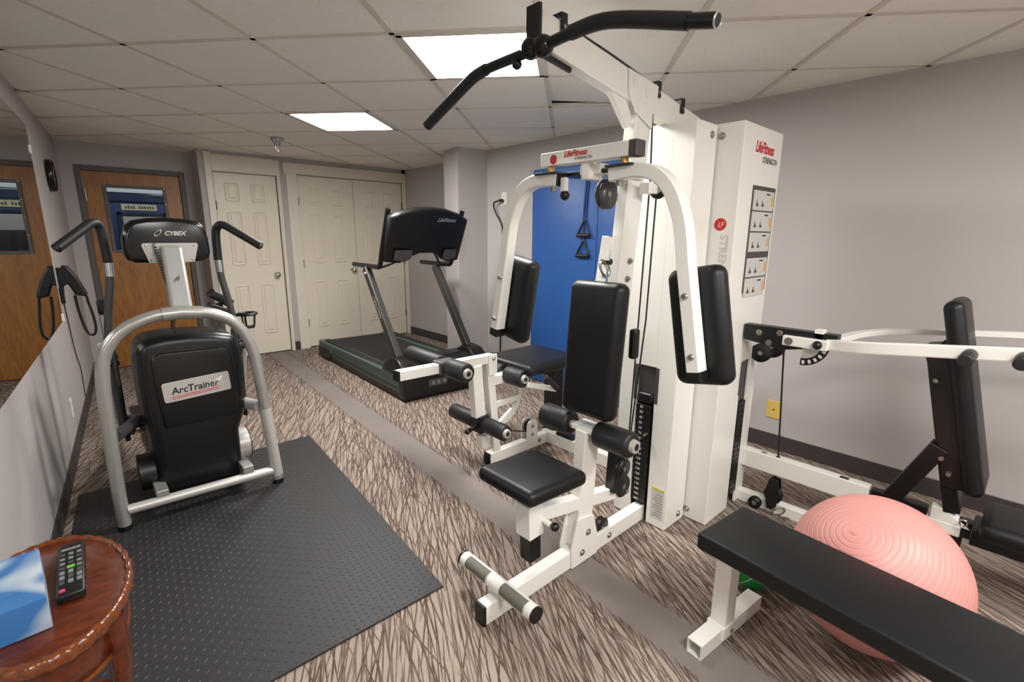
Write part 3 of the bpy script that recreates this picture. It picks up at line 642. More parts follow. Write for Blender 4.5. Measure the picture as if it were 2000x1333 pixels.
# weight tower facing right
XB, YBF, ZB = 2.062, .893, 1.79
tb_ = MB().box((XB, YBF, .004), (2.292, YBF + .012, ZB), .003).box((2.378, YBF, .004), (2.465, YBF + .012, ZB), .003).box((2.29, YBF, .77), (2.38, YBF + .012, ZB)).build('weight_shroud', WH, gym)
MB().box((XB, YBF + .006, .004), (XB + .012, 1.02, ZB), .004).build('shroud_side', WH, tb_)
MB().box((2.453, YBF + .006, .004), (2.465, 1.28, ZB), .004).build('shroud_side', WH, tb_)
MB().box((XB, 1.268, .004), (2.46, 1.28, ZB)).build('shroud_back', WH, tb_)
MB().box((XB + .002, YBF + .002, ZB - .008), (2.463, 1.278, ZB + .004), .003).build('shroud_top', WH, tb_)
bolts(tb_, [(XB, .985, 1.745), (XB, .99, .05)], (-1, 0, 0), .012)
for k in range(19):
    z = .56 - k * .0258; MB().box((2.296, YBF - .002, z - .0235), (2.374, YBF + .1, z), .002).build('weight_plate', 'black_plastic', gym)
for xa, xb in ((2.27, 2.378),):
    MB().box((2.292, YBF + .013, .56), (2.378, YBF + .016, .768)).build('inner_panel', 'graphite', tb_)
    MB().box((2.276, YBF - .001, .60), (2.292, YBF + .0005, .765)).build('window_slot', 'graphite', tb_)
text('brand_lettering', 'LifeFitness', (2.178, YBF - .001, 1.690), (1, 0, 0), (0, 0, 1), .062, 'red', tb_, .3, .74, bold=.0015)
text('lettering', 'STRENGTH', (2.262, YBF - .001, 1.652), (1, 0, 0), (0, 0, 1), .035, 'ink', tb_, 0, .9)
bd = MB().box((2.193, YBF - .003, 1.098), (2.437, YBF - .0001, 1.556)).build('instruction_board', 'dark_grey', gym)
zc = 1.538
for k in range(5):
    h_ = .083 if k != 4 else .083
    if k == 3: zc -= .022
    cd = MB().box((2.203, YBF - .0042, zc - h_), (2.427, YBF - .003, zc)).build('instruction_card', 'card', bd)
    yy = YBF - .0048
    MB().box((2.34, yy, zc - .016), (2.38, yy + .0006, zc - .01)).build('card_title', 'ink', cd)
    MB().box((2.395, yy, zc - .062), (2.418, yy + .0006, zc - .022)).build('card_marker', 'orange', cd)
    for xf in (2.245, 2.305):
        MB().prism([(-.014, 0), (.014, 0), (.008, .012), (.002, .008), (-.004, .028), (-.008, .012)], (xf, yy, zc - .066), (1, 0, 0), (0, 0, 1), .0006).build('card_figure', 'dark_grey', cd)
    zc -= h_ + .006
lf = swoosh(gym, (XB - .0008, .957, 1.392), (0, -1, 0), (0, 0, 1), .026)
text('lettering', 'LF', (XB - .0016, .968, 1.381), (0, -1, 0), (0, 0, 1), .03, 'paper', lf, .4, .8)
text('vertical_lettering', 'STRENGTH', (XB - .0008, .951, 1.35), (0, 0, -1), (0, -1, 0), .048, 'card', gym, 0, 1.0, bold=.001)
# leg curl station
LY = 2.07
ft = one('foot_beam', WH, gym, 'box', (1.705, LY - .025, .002), (2.225, LY + .025, .07), .003)
one('end_cap', 'black_plastic', ft, 'box', (1.695, LY - .026, .001), (1.707, LY + .026, .071), .002)
one('link_beam', WH, gym, 'box', (2.19, 1.285, .002), (2.24, LY + .025, .08), .003)
bolts(gym, [(2.12, LY - .026, .04)], (0, -1, 0))
one('leg_post', WH, gym, 'beam', (1.765, LY, .06), (1.705, LY, .66), .046, .05, side=(0, 1, 0))
tbm = one('top_bar', WH, gym, 'beam', (1.13, LY, .662), (1.735, LY, .652), .05, .05, side=(0, 1, 0))
one('end_cap', 'black_plastic', tbm, 'box', (1.12, LY - .026, .636), (1.133, LY + .026, .688), .002)
lv = one('swing_lever', WH, gym, 'beam', (1.608, LY - .006, .63), (1.632, LY - .006, .325), .05, .07, side=(0, 1, 0))
for x0, x1, z0, z1 in ((1.69, 1.75, .56, .68),): MB().box((x0, LY - .034, z0), (x1, LY - .026, z1), .001).build('pivot_plate', WH, gym)
bolts(gym, [(1.725, LY - .034, .655)], (0, -1, 0), .010)
def rollers(x, z, r, spans, ends, bar_r=.012):
    rb = one('roller_bar', 'silver_light', gym, 'cyl', (x, ends[0], z), (x, ends[1], z), bar_r)
    for a, b_ in spans: one('foam_roller', 'foam_black', rb, 'cyl', (x, a, z), (x, b_, z), r, seg=26, bev=.01)
    for y, d_ in ((spans[0][0], -1), (spans[-1][1], 1)):
        MB().cyl((x, y, z), (x, y + d_ * .014, z), .027, .024, 18).build('end_ring', 'silver_light', rb)
        MB().cyl((x, y + d_ * .0145, z), (x, y + d_ * .0155, z), .013, seg=14).build('end_plug', 'ink', rb)
    return rb
rb = rollers(1.42, .657, .052, ((1.885, 2.035), (2.115, 2.43)), (1.885, 2.43))
one('bar_clamp', 'dark_grey', rb, 'box', (1.36, LY - .04, .626), (1.47, LY + .04, .694), .006)
rb = rollers(1.66, .275, .046, ((1.855, 2.03), (2.12, 2.345)), (1.855, 2.345))
one('bar_clamp', 'black_plastic', rb, 'box', (1.615, LY - .045, .225), (1.685, LY + .045, .33), .008)
kn = one('knob_stem', 'black_plastic', gym, 'cyl', (1.62, LY - .01, .27), (1.555, LY - .02, .262), .012); one('pull_knob', 'black_plastic', kn, 'sphere', (1.54, LY - .022, .26), .017)
one('lower_bracket', WH, gym, 'box', (1.64, LY - .03, .12), (1.70, LY + .03, .2), .004)
rollers(1.85, .535, .053, ((1.915, 2.055), (2.095, 2.22)), (1.915, 2.22))
MB().rbox((2.08, 2.085, .58), (.46, .42, .07), .03, 4).build('bench_pad', 'black_vinyl', gym)
one('bench_beam', WH, gym, 'box', (1.70, LY - .025, .49), (2.30, LY + .025, .545), .003)
one('bench_pedestal', 'black_plastic', gym, 'beam', (2.27, LY, .07), (2.27, LY, .5), .09, .09, bev=.006)
one('pedestal_foot', WH, gym, 'box', (2.20, LY - .025, .002), (2.32, LY + .025, .075), .003)
hd = one('handle_bracket', WH, gym, 'beam', (1.86, 1.90, .505), (2.06, 1.86, .445), .02, .032)
one('hand_grip', 'foam_black', hd, 'cyl', (1.955, 1.845, .545), (2.05, 1.84, .455), .016)
n = 10; arc = [(1.78 + .19 * math.cos(R(a)), .41 + .19 * math.sin(R(a))) for a in [-88 + 100 * k / n for k in range(n + 1)]] + [(1.78 + .163 * math.cos(R(a)), .41 + .163 * math.sin(R(a))) for a in [12 - 100 * k / n for k in range(n + 1)]]
MB().prism(arc, (0, LY + .012, 0), (1, 0, 0), (0, 0, 1), .024, .001).beam((1.77, LY, .36), (1.945, LY, .37), .024, .035).beam((1.79, LY, .235), (1.90, LY, .30), .024, .02).build('cam_sector', WH, gym)
for y in (LY - .03, LY + .022): MB().prism([(-.045, 0), (.045, 0)] + [(.045 * math.cos(R(a)), .085 + .045 * math.sin(R(a))) for a in range(0, 181, 15)], (2.05, y + .008, .07), (1, 0, 0), (0, 0, 1), .008, .001).build('pulley_cheek', WH, gym)
pulley('pulley', (2.05, LY - .002, .15), (0, 1, 0), .042, .02, gym)
bolts(gym, [(2.05, LY - .03, .155), (2.05, LY - .03, .1)], (0, -1, 0), .009)
MB().prism([(-.07, 0), (.07, 0), (.06, .02), (-.06, .02)], (2.19, 1.90, .085), (0, 1, 0), (0, 0, 1), .05, .002).build('belt_cover', 'black_plastic', gym)
MB().tube([(2.02, LY, .12), (1.75, LY, .2)], .004, 6).build('steel_cable', 'ink', gym)
# chest press station
one('press_beam_upper', WH, gym, 'box', (2.42, .36, .20), (2.47, .895, .29), .004)
one('beam_slot', 'ink', gym, 'box', (2.43, .44, .2902), (2.455, .475, .2908)); one('beam_slot', 'ink', gym, 'cyl', (2.444, .735, .2901), (2.444, .735, .2908), .010)
one('beam_slot', 'bolt', gym, 'cyl', (2.444, .80, .2901), (2.444, .80, .2912), .014)
one('beam_extension', WH, gym, 'box', (2.422, .06, .2), (2.468, .40, .245), .003)
one('beam_block', WH, gym, 'prism', [(.03, 0), (.155, 0), (.155, .055), (.115, .055)], (2.423, 0, .243), (0, 1, 0), (0, 0, 1), .044, .003)
one('base_beam_right', WH, gym, 'box', (2.42, .44, .002), (2.47, .895, .058), .003)
one('slide_carriage', 'black_plastic', gym, 'box', (2.424, .165, .2455), (2.466, .355, .283), .004)
bf = one('seat_base', 'black_plastic', gym, 'box', (2.425, -.55, .205), (2.465, .07, .275), .004)
one('seat_leg', 'black_plastic', gym, 'beam', (2.445, -.48, .002), (2.445, -.45, .21), .05, .05, bev=.004)
one('seat_leg_foot', 'black_plastic', gym, 'box', (2.25, -.51, .002), (2.64, -.455, .05), .005)
one('base_support', 'black_plastic', gym, 'beam', (2.445, .075, .002), (2.445, .07, .21), .04, .04, bev=.003)
# backrest leaning away from the seat
bt, bb_ = V(2.47, .232, 1.11), V(2.47, .07, .41)
tl = math.atan2(bt.y - bb_.y, bt.z - bb_.z); rotb = Matrix.Rotation(-tl, 3, 'X')
MB().rbox((bt + bb_) / 2 - V(0, .025, 0), (.25, .062, .735), .028, 5, rotb).build('backrest_pad', 'black_vinyl', gym)
fr_ = MB().beam(V(2.47, .245, .94), V(2.47, .095, .29), .10, .05, side=(1, 0, 0), bev=.004).build('backrest_frame', 'black_plastic', gym)
MB().prism([(.19, 1.0), (.262, .90), (.245, .86), (.135, .40), (.06, .40)], (2.40, 0, 0), (0, 1, 0), (0, 0, 1), .006, .001).build('frame_plate', 'black_plastic', fr_)
MB().beam(V(2.445, .165, .55), V(2.445, .285, .275), .03, .06, side=(1, 0, 0), bev=.003).build('brace', 'black_plastic', fr_)
MB().beam(V(2.40, .165, .55), V(2.40, .285, .275), .012, .06, side=(1, 0, 0), bev=.003).build('brace', 'black_plastic', fr_)
for p in ((2.398, .155, .51), (2.398, .125, .455), (2.398, .215, .81)): MB().cyl(p, V(*p) - V(.012, 0, 0), .012, .008, 10).build('bolt', 'bolt', fr_)
MB().rbox((2.405, -.20, .315), (.27, .42, .07), .03, 4).build('seat_pad', 'black_vinyl', gym)
one('seat_pan', 'black_plastic', gym, 'box', (2.36, -.38, .215), (2.50, .03, .285), .006)
MB().torus((2.38, .055, .285), .012, .003, (1, 0, 0), 14, 6).build('pin_ring', 'chrome', gym)
# press arm: bracket, fork, handles
br = MB().prism([(.885, .885), (.72, .862), (.56, .895), (.52, .93), (.52, .955), (.885, .955)], (2.30, 0, 0), (0, 1, 0), (0, 0, 1), -.05, .002).build('arm_bracket', 'black_plastic', gym)
bolts(br, [(2.249, .82, .925), (2.249, .775, .885), (2.249, .735, .935)], (-1, 0, 0), .011, .006)
pulley('pulley', (2.272, .765, .868), (1, 0, 0), .052, .02, gym)
pulley('pulley', (2.40, .855, .80), (1, 0, 0), .045, .022, gym)
lk = one('arm_link', WH, gym, 'box', (2.225, .545, .889), (2.25, .715, .932), .004)
MB().cyl((2.225, .688, .91), (2.218, .688, .91), .016, seg=16).build('link_bolt', 'bolt', lk); one('pull_knob', 'black_plastic', lk, 'sphere', (2.212, .578, .912), .018)
one('arm_stop', WH, gym, 'box', (2.25, .57, .93), (2.29, .605, .97), .003)
SC = V(2.252, .638, .91); RS = .098
sec = [(RS * math.cos(R(a)), RS * math.sin(R(a))) for a in range(-92, -11, 8)]
MB().prism([(0, 0)] + [(.76 * p[0], .76 * p[1]) for p in sec], SC, (0, -1, 0), (0, 0, 1), .004).build('sector_plate', 'silver_light', gym)
sb_ = MB().prism(sec + [(.70 * p[0], .70 * p[1]) for p in reversed(sec)], SC - V(.002, 0, 0), (0, -1, 0), (0, 0, 1), .006).build('sector_rim', 'black_plastic', gym)
for a in (-84, -68, -52, -36, -20):
    MB().prism(rrect(.017, .011, .005), SC + V(-.0088, -.084 * math.cos(R(a)), .084 * math.sin(R(a))), V(0, -math.cos(R(a)), math.sin(R(a))), V(0, math.sin(R(a)), math.cos(R(a))), .0008).build('sector_hole', 'card', sb_)
fk = MB().sweep(spline([(2.262, .56, .912), (2.235, .48, .922), (2.215, .40, .932), (2.205, .25, .952), (2.20, .0, .982), (2.20, -.35, 1.02)], 5), .022, .045, (1, 0, 0)).build('fork_arm', WH, gym)
MB().sweep(spline([(2.27, .56, .918), (2.36, .535, .925), (2.50, .50, .932), (2.60, .42, .942), (2.64, .30, .955), (2.65, .0, .985), (2.65, -.35, 1.02)], 5), .022, .045, (0, 0, 1)).build('fork_arm', WH, gym)
for y, z in ((.125, .962), (.0, .975), (-.18, .99)):
    MB().cyl((2.195, y, z), (2.095, y + .004, z - .006), .0205, seg=20, bev=.004).build('hand_grip', 'foam_black', fk)
MB().tube([(2.30, .727, .86), (2.40, .735, .50), (2.444, .735, .29), (2.444, .735, .2), (2.42, .725, .15)], .004, 6).build('steel_cable', 'ink', gym)
fpk = MB().prism([(-.02, .16), (.02, .16), (.035, .09), (.02, .0), (-.02, 0), (-.03, .09)], (2.395, .725, .03), (0, 1, 0), (0, 0, 1), .006, .001).prism([(-.02, .16), (.02, .16), (.035, .09), (.02, .0), (-.02, 0), (-.03, .09)], (2.425, .725, .03), (0, 1, 0), (0, 0, 1), .006, .001).build('floating_block', 'black_plastic', gym)
pulley('pulley', (2.413, .725, .105), (1, 0, 0), .042, .02, gym)
MB().torus((2.40, .69, .035), .02, .004, (1, .3, .4), 14, 6, 1, 1.6).torus((2.39, .655, .02), .016, .004, (.4, .3, 1), 14, 6, 1.5, 1).build('snap_hook', 'chrome', gym)
pulley('pulley', (2.40, .80, .035), (1, 0, 0), .03, .02, gym)
# ------------------------------------------------------------------ lat bar hanging on the boom
lx = 1.098
lat = thing('lat_pulldown_bar', 'black bent lat bar hanging across the tip of the white boom', 'exercise bar', (lx, 1.10, 1.85))
path = spline([(lx, .66, 1.818), (lx, .80, 1.862), (lx, .885, 1.879), (lx, .95, 1.879), (lx, 1.10, 1.872), (lx, 1.30, 1.869), (lx, 1.38, 1.862), (lx, 1.45, 1.84), (lx, 1.672, 1.755)], 6)
MB().tube(path, .0155, 14).build('bar', 'black_plastic', lat)
MB().tube(spline([(lx, .625, 1.822 - .012), (lx, .80, 1.8625), (lx, .885, 1.879), (lx, .97, 1.879)], 6), .0195, 16).build('foam_grip', 'foam_black', lat)
MB().tube([(lx, .558, 1.793), (lx, .63, 1.811)], .0165, 16).build('bar_end', 'black_plastic', lat)
dr = (V(lx, .558, 1.793) - V(lx, .63, 1.811)).normalized()
MB().torus(V(lx, .558, 1.793), .0155, .002, dr, 20, 6).build('end_rim', 'silver', lat)
MB().cyl(V(lx, .558, 1.793), V(lx, .558, 1.793) + dr * .0008, .0135, seg=14).build('end_hole', 'ink', lat)
MB().tube(spline([(lx, 1.33, 1.868), (lx, 1.39, 1.86), (lx, 1.45, 1.84), (lx, 1.66, 1.7596), (lx, 1.685, 1.75)], 5), .0185, 14).build('foam_grip', 'foam_black', lat)
MB().sphere((lx, 1.075, 1.872), .031).sphere((lx, 1.125, 1.878), .031).build('swivel', 'black_gloss', lat)
MB().cyl((lx, 1.10, 1.875), (1.13, 1.13, 1.905), .012).build('hanger', 'silver', lat)
MB().sphere((lx, 1.185, 1.85), .016).build('hook_eye', 'black_gloss', lat)
# ------------------------------------------------------------------ rubber mat under the exerciser
mq = [V(-.115, 3.20, 0), V(1.06, 3.18, 0), V(.911, 1.382, 0), V(-.255, 1.40, 0)]
mat_o = thing('rubber_mat', 'black diamond-plate rubber mat on the carpet under the elliptical exerciser', 'mat', (.4, 2.3, 0))
MB().prism([(p.x, p.y) for p in reversed(mq)], (0, 0, .001), (1, 0, 0), (0, 1, 0), .008, .002).build('mat_sheet', 'rubber', mat_o)
lug = MB(); nu, nv = 46, 72
for a in range(nu):
    for c_ in range(nv):
        u_, v_ = (a + .5) / nu, (c_ + .5) / nv
        p = mq[3].lerp(mq[2], u_).lerp(mq[0].lerp(mq[1], u_), v_)
        d = V(1, 1, 0).normalized() if (a + c_) % 2 else V(1, -1, 0).normalized(); q = V(-d.y, d.x, 0); p.z = .0088
        L_, w_ = .0105, .0035
        lug.add([p - d * L_, p + q * w_, p + d * L_, p - q * w_, p - d * L_ * .4 + V(0, 0, .0016), p + d * L_ * .4 + V(0, 0, .0016)], [(0, 3, 4), (3, 2, 5, 4), (2, 1, 5), (1, 0, 4, 5)])
o = lug.build('tread_lugs', 'rubber_lug', mat_o); o['kind'] = 'stuff'
# ------------------------------------------------------------------ elliptical exerciser
HY = 2.66; Z0 = .011
tr = thing('elliptical_trainer', 'silver and black elliptical exerciser with hooped front frame on the rubber mat', 'elliptical', (.37, 2.66, Z0))
hp = [(.036, HY, Z0 + .012), (.034, HY, .2), (.040, HY, .47), (.048, HY, .70), (.070, HY, .83), (.14, HY, .925), (.25, HY, .975), (.365, HY, .985), (.49, HY, .965), (.585, HY, .90), (.643, HY, .77), (.662, HY, .60), (.674, HY, .42), (.70, HY, Z0 + .012)]
hoop = MB().tube(spline(hp, 5), .0265, 16).build('front_hoop', 'silver', tr)
for x in (.036, .70): MB().cyl((x, HY, Z0), (x, HY, Z0 + .022), .027, seg=16).build('foot_cap', 'black_plastic', hoop)
MB().tube([(.29, HY, .9815), (.365, HY, .985), (.445, HY, .976)], .031, 16).build('hoop_sleeve', 'silver', hoop)
MB().tube([(.672, HY, .44), (.699, HY, .055)], .0285, 16).build('leg_sleeve', 'silver_light', hoop)
MB().tube([(.055, HY, .10), (.675, HY, .085)], .023, 16).build('cross_tube', 'silver_light', tr)
for x in (.19, .56): MB().box((x - .025, HY - .01, .10), (x + .025, 2.80, .15), .004).build('foot_bracket', 'silver', tr)
MB().tube([(.59, 2.90, .44), (.655, HY + .02, .45)], .03, 14).build('side_stub', 'silver_light', tr)
MB().tube([(.15, 2.90, .44), (.06, HY + .02, .45)], .026, 14).build('side_stub', 'graphite', tr)
# mast and console
ms = MB().beam((.372, 2.69, .98), (.378, 2.80, 1.28), .088, .055, side=(1, 0, 0), bev=.014).build('mast', 'mast_grey', tr)
text('number', '4', (.362, 2.703, 1.125), (1, 0, 0), (0, .3, 1), .038, 'ink', ms, .3)
co = [(.203, 1.25), (.205, 1.32), (.222, 1.375), (.25, 1.398), (.30, 1.409), (.375, 1.414), (.45, 1.409), (.50, 1.40), (.528, 1.378), (.542, 1.32), (.545, 1.25), (.535, 1.22), (.51, 1.207), (.375, 1.202), (.24, 1.207), (.212, 1.22)]
con = MB().prism(co, (0, 2.915, 0), (1, 0, 0), (0, 0, 1), .10, .022, 4, True).build('console', 'black_gloss', tr)
MB().prism([(.29, 1.205), (.47, 1.205), (.492, 1.285), (.485, 1.296), (.275, 1.296), (.268, 1.285)], (0, 2.818, 0), (1, 0, 0), (0, 0, 1), .008, .001).build('back_plate', 'silver', con)
for x, z in ((.285, 1.284), (.475, 1.284), (.298, 1.216), (.462, 1.216)): MB().sphere((x, 2.81, z), .005, 8, 6).build('screw', 'chrome', con)
text('brand_lettering', 'CYBEX', (.362, 2.814, 1.332), (1, 0, 0), (0, 0, 1), .026, 'silver', con, .25, 1.05, bold=.0012)
MB().torus((.338, 2.8145, 1.341), .0115, .0025, (0, 1, 0), 20, 6, 1.5, .7).build('logo_ring', 'silver', con)
coil = []
for k in range(121):
    t_ = k / 120; c_ = V(.315, 2.795, 1.29).lerp(V(.338, 2.72, 1.10), t_); a = k * 2 * math.pi / 8; coil.append(c_ + V(math.cos(a) * .006, 0, math.sin(a) * .006))
MB().tube(coil, .0022, 5).build('coil_cord', 'ink', tr)
coil = [(.338, 2.72, .96)]
for k in range(41):
    t_ = k / 40; c_ = V(.338, 2.72, .95).lerp(V(.336, 2.75, .90), t_); a = k * 2 * math.pi / 8; coil.append(c_ + V(math.cos(a) * .007, 0, math.sin(a) * .007))
MB().tube([V(*p) for p in coil] + [V(.35, 2.80, .85)], .0025, 5).build('coil_cord', 'ink', tr)
# drive housing
bo_ = [(.178, .79), (.19, .83), (.225, .858), (.30, .868), (.40, .868), (.50, .858), (.575, .84), (.60, .815), (.612, .76), (.612, .50), (.598, .41), (.565, .33), (.558, .10), (.545, .06), (.20, .06), (.185, .10), (.19, .33), (.182, .42), (.172, .50), (.17, .70)]
body = MB().prism(bo_, (0, 3.02, 0), (1, 0, 0), (0, 0, 1), .28, .045, 5, True).build('drive_housing', 'body_black', tr)
MB().prism([(3.0, .06), (3.42, .06), (3.44, .30), (3.35, .46), (3.0, .66)], (.24, 0, 0), (0, 1, 0), (0, 0, 1), .27, .03, 4, True).build('rear_housing', 'body_black', body)
pn = [(.245, .42), (.545, .42), (.565, .60), (.562, .74), (.545, .772), (.51, .782), (.27, .79), (.238, .775), (.228, .74), (.232, .60)]
MB().prism(pn, (0, 2.748, 0), (1, 0, 0), (0, 0, 1), .016, .009, 4, True).build('front_cover', 'body_black', body)
x_, y_ = V(1, 0, .055).normalized(), V(-.055, 0, 1).normalized(); pc = V(.398, 2.7305, .602)
pq = MB().prism(rrect(.285, .098, .012), pc, x_, y_, .004, .001).build('name_plaque', 'silver_light', body)
text('lettering', 'ArcTrainer', pc - x_ * .108 - y_ * .012 - V(0, .0045, 0), x_, y_, .047, 'ink', pq, .12, .93, bold=.0008)
for k in (0, 1): MB().beam(pc - x_ * .112 - y_ * (.026 + .009 * k) - V(0, .0045, 0), pc + x_ * (.10 - .01 * k) - y_ * (.020 + .009 * k) - V(0, .0045, 0), .003, .0008, side=y_, bev=0).build('red_stripe', 'red', pq)
MB().prism([(.045, -.012), (.085, .0), (.108, .018), (.112, .034), (.10, .03), (.075, .012)], pc - V(0, .0042, 0), x_, y_, .0006).build('swoosh', 'paper', pq)
MB().cyl((.555, 2.86, .205), (.615, 2.86, .205), .085, seg=32).build('side_disc', 'silver_light', tr)
MB().cyl((.615, 2.86, .205), (.618, 2.86, .205), .088, seg=32).build('disc_rim', 'black_plastic', tr)
MB().cyl((.125, 2.86, .18), (.19, 2.86, .18), .09, seg=32).build('side_disc', 'black_plastic', tr)
bolts(tr, [(.607, 2.80, .56)], (1, -.5, 0), .007, .004)
# moving arms with grips, levers, pedals
for s_ in (-1, 1):
    X = lambda x: x if s_ == 1 else .772 - x
    low = [(.668, 3.10, .35), (.672, 3.08, .70), (.655, 3.06, .92), (.625, 3.05, 1.10), (.618, 3.05, 1.2)]
    top = [(.618, 3.05, 1.2), (.622, 3.05, 1.33), (.632, 3.04, 1.375), (.655, 3.01, 1.385), (.70, 2.96, 1.35), (.79, 2.87, 1.275)]
    am = MB().tube(spline([(X(p[0]), p[1], p[2]) for p in low], 5), .0175, 12).build('moving_arm', 'graphite', tr)
    MB().tube([(X(.6215), 3.05, 1.135), (X(.618), 3.05, 1.225)], .0195, 14).build('arm_collar', 'chrome', am)
    MB().tube(spline([(X(p[0]), p[1], p[2]) for p in top], 5), .0205, 14).build('arm_grip', 'foam_black', am)
    MB().cyl((X(.79), 2.87, 1.275), (X(.7935), 2.8665, 1.272), .013, seg=12).build('grip_end', 'chrome', am)
    MB().prism([(3.02, .30), (3.12, .30), (3.14, .62), (3.11, .80), (3.03, .80), (3.0, .60)], (X(.648), 0, 0), (0, 1, 0), (0, 0, 1), .022 * s_, .006).build('lever', 'black_plastic', am)
    MB().cyl((X(.64), 3.06, .72), (X(.70), 3.06, .72), .03, seg=16).build('lever_pivot', 'dark_metal', am)
    MB().beam((X(.70), 3.0, .82), (X(.70), 3.24, .36), .028, .03, side=(1, 0, 0), bev=.008).build('lever_trim', 'silver_light', am)
    MB().box((min(X(.60), X(.50)) if s_ == 1 else X(.60), 3.45, .22), (max(X(.60), X(.50)) if s_ == 1 else X(.50), 3.85, .245), .006).build('foot_pedal', 'black_plastic', tr)
    MB().beam((X(.645), 3.05, .34), (X(.585), 3.70, .20), .035, .04, bev=.006).build('pedal_arm', 'dark_metal', tr)
    MB().beam((X(.50), 3.35, Z0 + .03), (X(.50), 4.05, .03), .05, .05, bev=.006).build('rear_rail', 'graphite', tr)
    MB().beam((X(.655), 3.35, .30), (X(.655), 3.35, .93), .035, .045, side=(1, 0, 0), bev=.008).build('side_post', 'graphite' if s_ == 1 else 'silver_light', tr)
    MB().beam((X(.66), 3.35, .32), (X(.54), 3.35, .30), .035, .045, bev=.006).build('post_bracket', 'dark_metal', tr)
MB().box((.22, 4.03, .012), (.56, 4.08, .05), .006).build('rear_foot', 'graphite', tr)
cp = V(.797, 3.33, .85)
cu = MB().torus(cp, .052, .009, (0, 0, 1), 24, 8).build('cup_ring', 'black_plastic', tr)
for a in (0, 120, 240): MB().tube([cp + V(.044 * math.cos(R(a)), .044 * math.sin(R(a)), 0), cp + V(.036 * math.cos(R(a)), .036 * math.sin(R(a)), -.075), cp + V(0, 0, -.085)], .006, 6).build('cup_strut', 'black_plastic', cu)
MB().cyl(cp + V(0, 0, -.088), cp + V(0, 0, -.08), .038, seg=18).build('cup_floor', 'black_plastic', cu)
MB().beam(cp + V(-.045, 0, 0), V(.70, 3.33, .85), .02, .02).build('cup_bracket', 'black_plastic', cu)
MB().rbox((.655, 3.30, .965), (.13, .10, .05), .008, 3, Matrix.Rotation(R(38), 3, 'Y')).rbox((.635, 3.28, .905), (.11, .09, .035), .006, 3, Matrix.Rotation(R(28), 3, 'Y')).build('reading_rack', 'black_plastic', tr)
MB().rbox((.115, 3.34, .955), (.045, .06, .075), .01, 3).build('arm_cover', 'black_plastic', tr)
# ------------------------------------------------------------------ treadmill
TRZ = R(-2.6)
tm = thing('treadmill', 'dark green and black treadmill by the white closet doors', 'treadmill', (1.875, 3.32, 0), TRZ)
FR = WM[tm.name]
def tp(name, m_, par, fn, *a, **k): return one(name, m_, par, fn, *a, frame=FR, **k)
W_ = .86; L_ = 2.02
for x0 in (0, W_ - .125):
    rl = tp('side_rail', 'green_rail', tm, 'prism', [(.10, .06), (L_, .06), (L_, .185), (.30, .205), (.10, .20)], (x0, 0, 0), (0, 1, 0), (0, 0, 1), .125, .008, 3)
    tp('tread_strip', 'belt', rl, 'box', (x0 + .035, .35, .188), (x0 + .10, L_ - .12, .2035), .002)
    tp('rail_base', 'black_plastic', rl, 'box', (x0 + .008, .02, .012), (x0 + .117, L_ - .08, .085), .006)
    tp('rear_cap', 'black_plastic', rl, 'prism', [(L_ - .36, .04), (L_ - .01, .02), (L_ + .012, .1), (L_ - .02, .14), (L_ - .32, .155), (L_ - .37, .10)], (x0 - .008, 0, 0), (0, 1, 0), (0, 0, 1), .141, .01, 3)
    tp('rail_groove', 'ink', rl, 'box', (x0 - .0015, .12, .098), (x0 + .1265, L_ - .36, .106))
tp('running_belt', 'belt', tm, 'box', (.125, .30, .10), (W_ - .125, L_ - .03, .178), .004)
tp('rear_roller', 'black_plastic', tm, 'cyl', (.125, L_ - .03, .125), (W_ - .125, L_ - .03, .125), .053)
tp('deck_label', 'card', tm, 'box', (.52, .95, .1781), (.62, 1.0, .1786))
tp('motor_front', 'black_plastic', tm, 'box', (.002, .0, .02), (W_ - .002, .14, .215), .02, 3)
hood = tp('motor_hood', 'black_plastic', tm, 'prism', [(.01, .20), (.04, .275), (.14, .315), (.36, .295), (.47, .20)], (.06, 0, 0), (0, 1, 0), (0, 0, 1), W_ - .12, .012, 3, True)
for x0 in (.0, W_ - .15): tp('hood_hump', 'black_plastic', hood, 'prism', [(.02, .19), (.05, .28), (.12, .335), (.24, .35), (.36, .29), (.43, .20)], (x0, 0, 0), (0, 1, 0), (0, 0, 1), .15, .02, 4, True)
tp('cable_clip', 'silver', hood, 'beam', (.09, .06, .28), (.10, .05, .21), .004, .004)
tp('switch_plate', 'dark_grey', tm, 'box', (.22, -.004, .10), (.40, .002, .16), .002)
for x in (.25, .30, .36): tp('switch', 'grey_button', tm, 'box', (x, -.009, .115), (x + .025, -.003, .145), .002)
for x in (.02, W_ - .10): tp('front_foot', 'black_plastic', tm, 'cyl', (x + .04, .08, 0), (x + .04, .08, .03), .03)
for x in (.02, W_ - .10): tp('rear_foot', 'black_plastic', tm, 'cyl', (x + .04, L_ - .2, 0), (x + .04, L_ - .2, .05), .03)
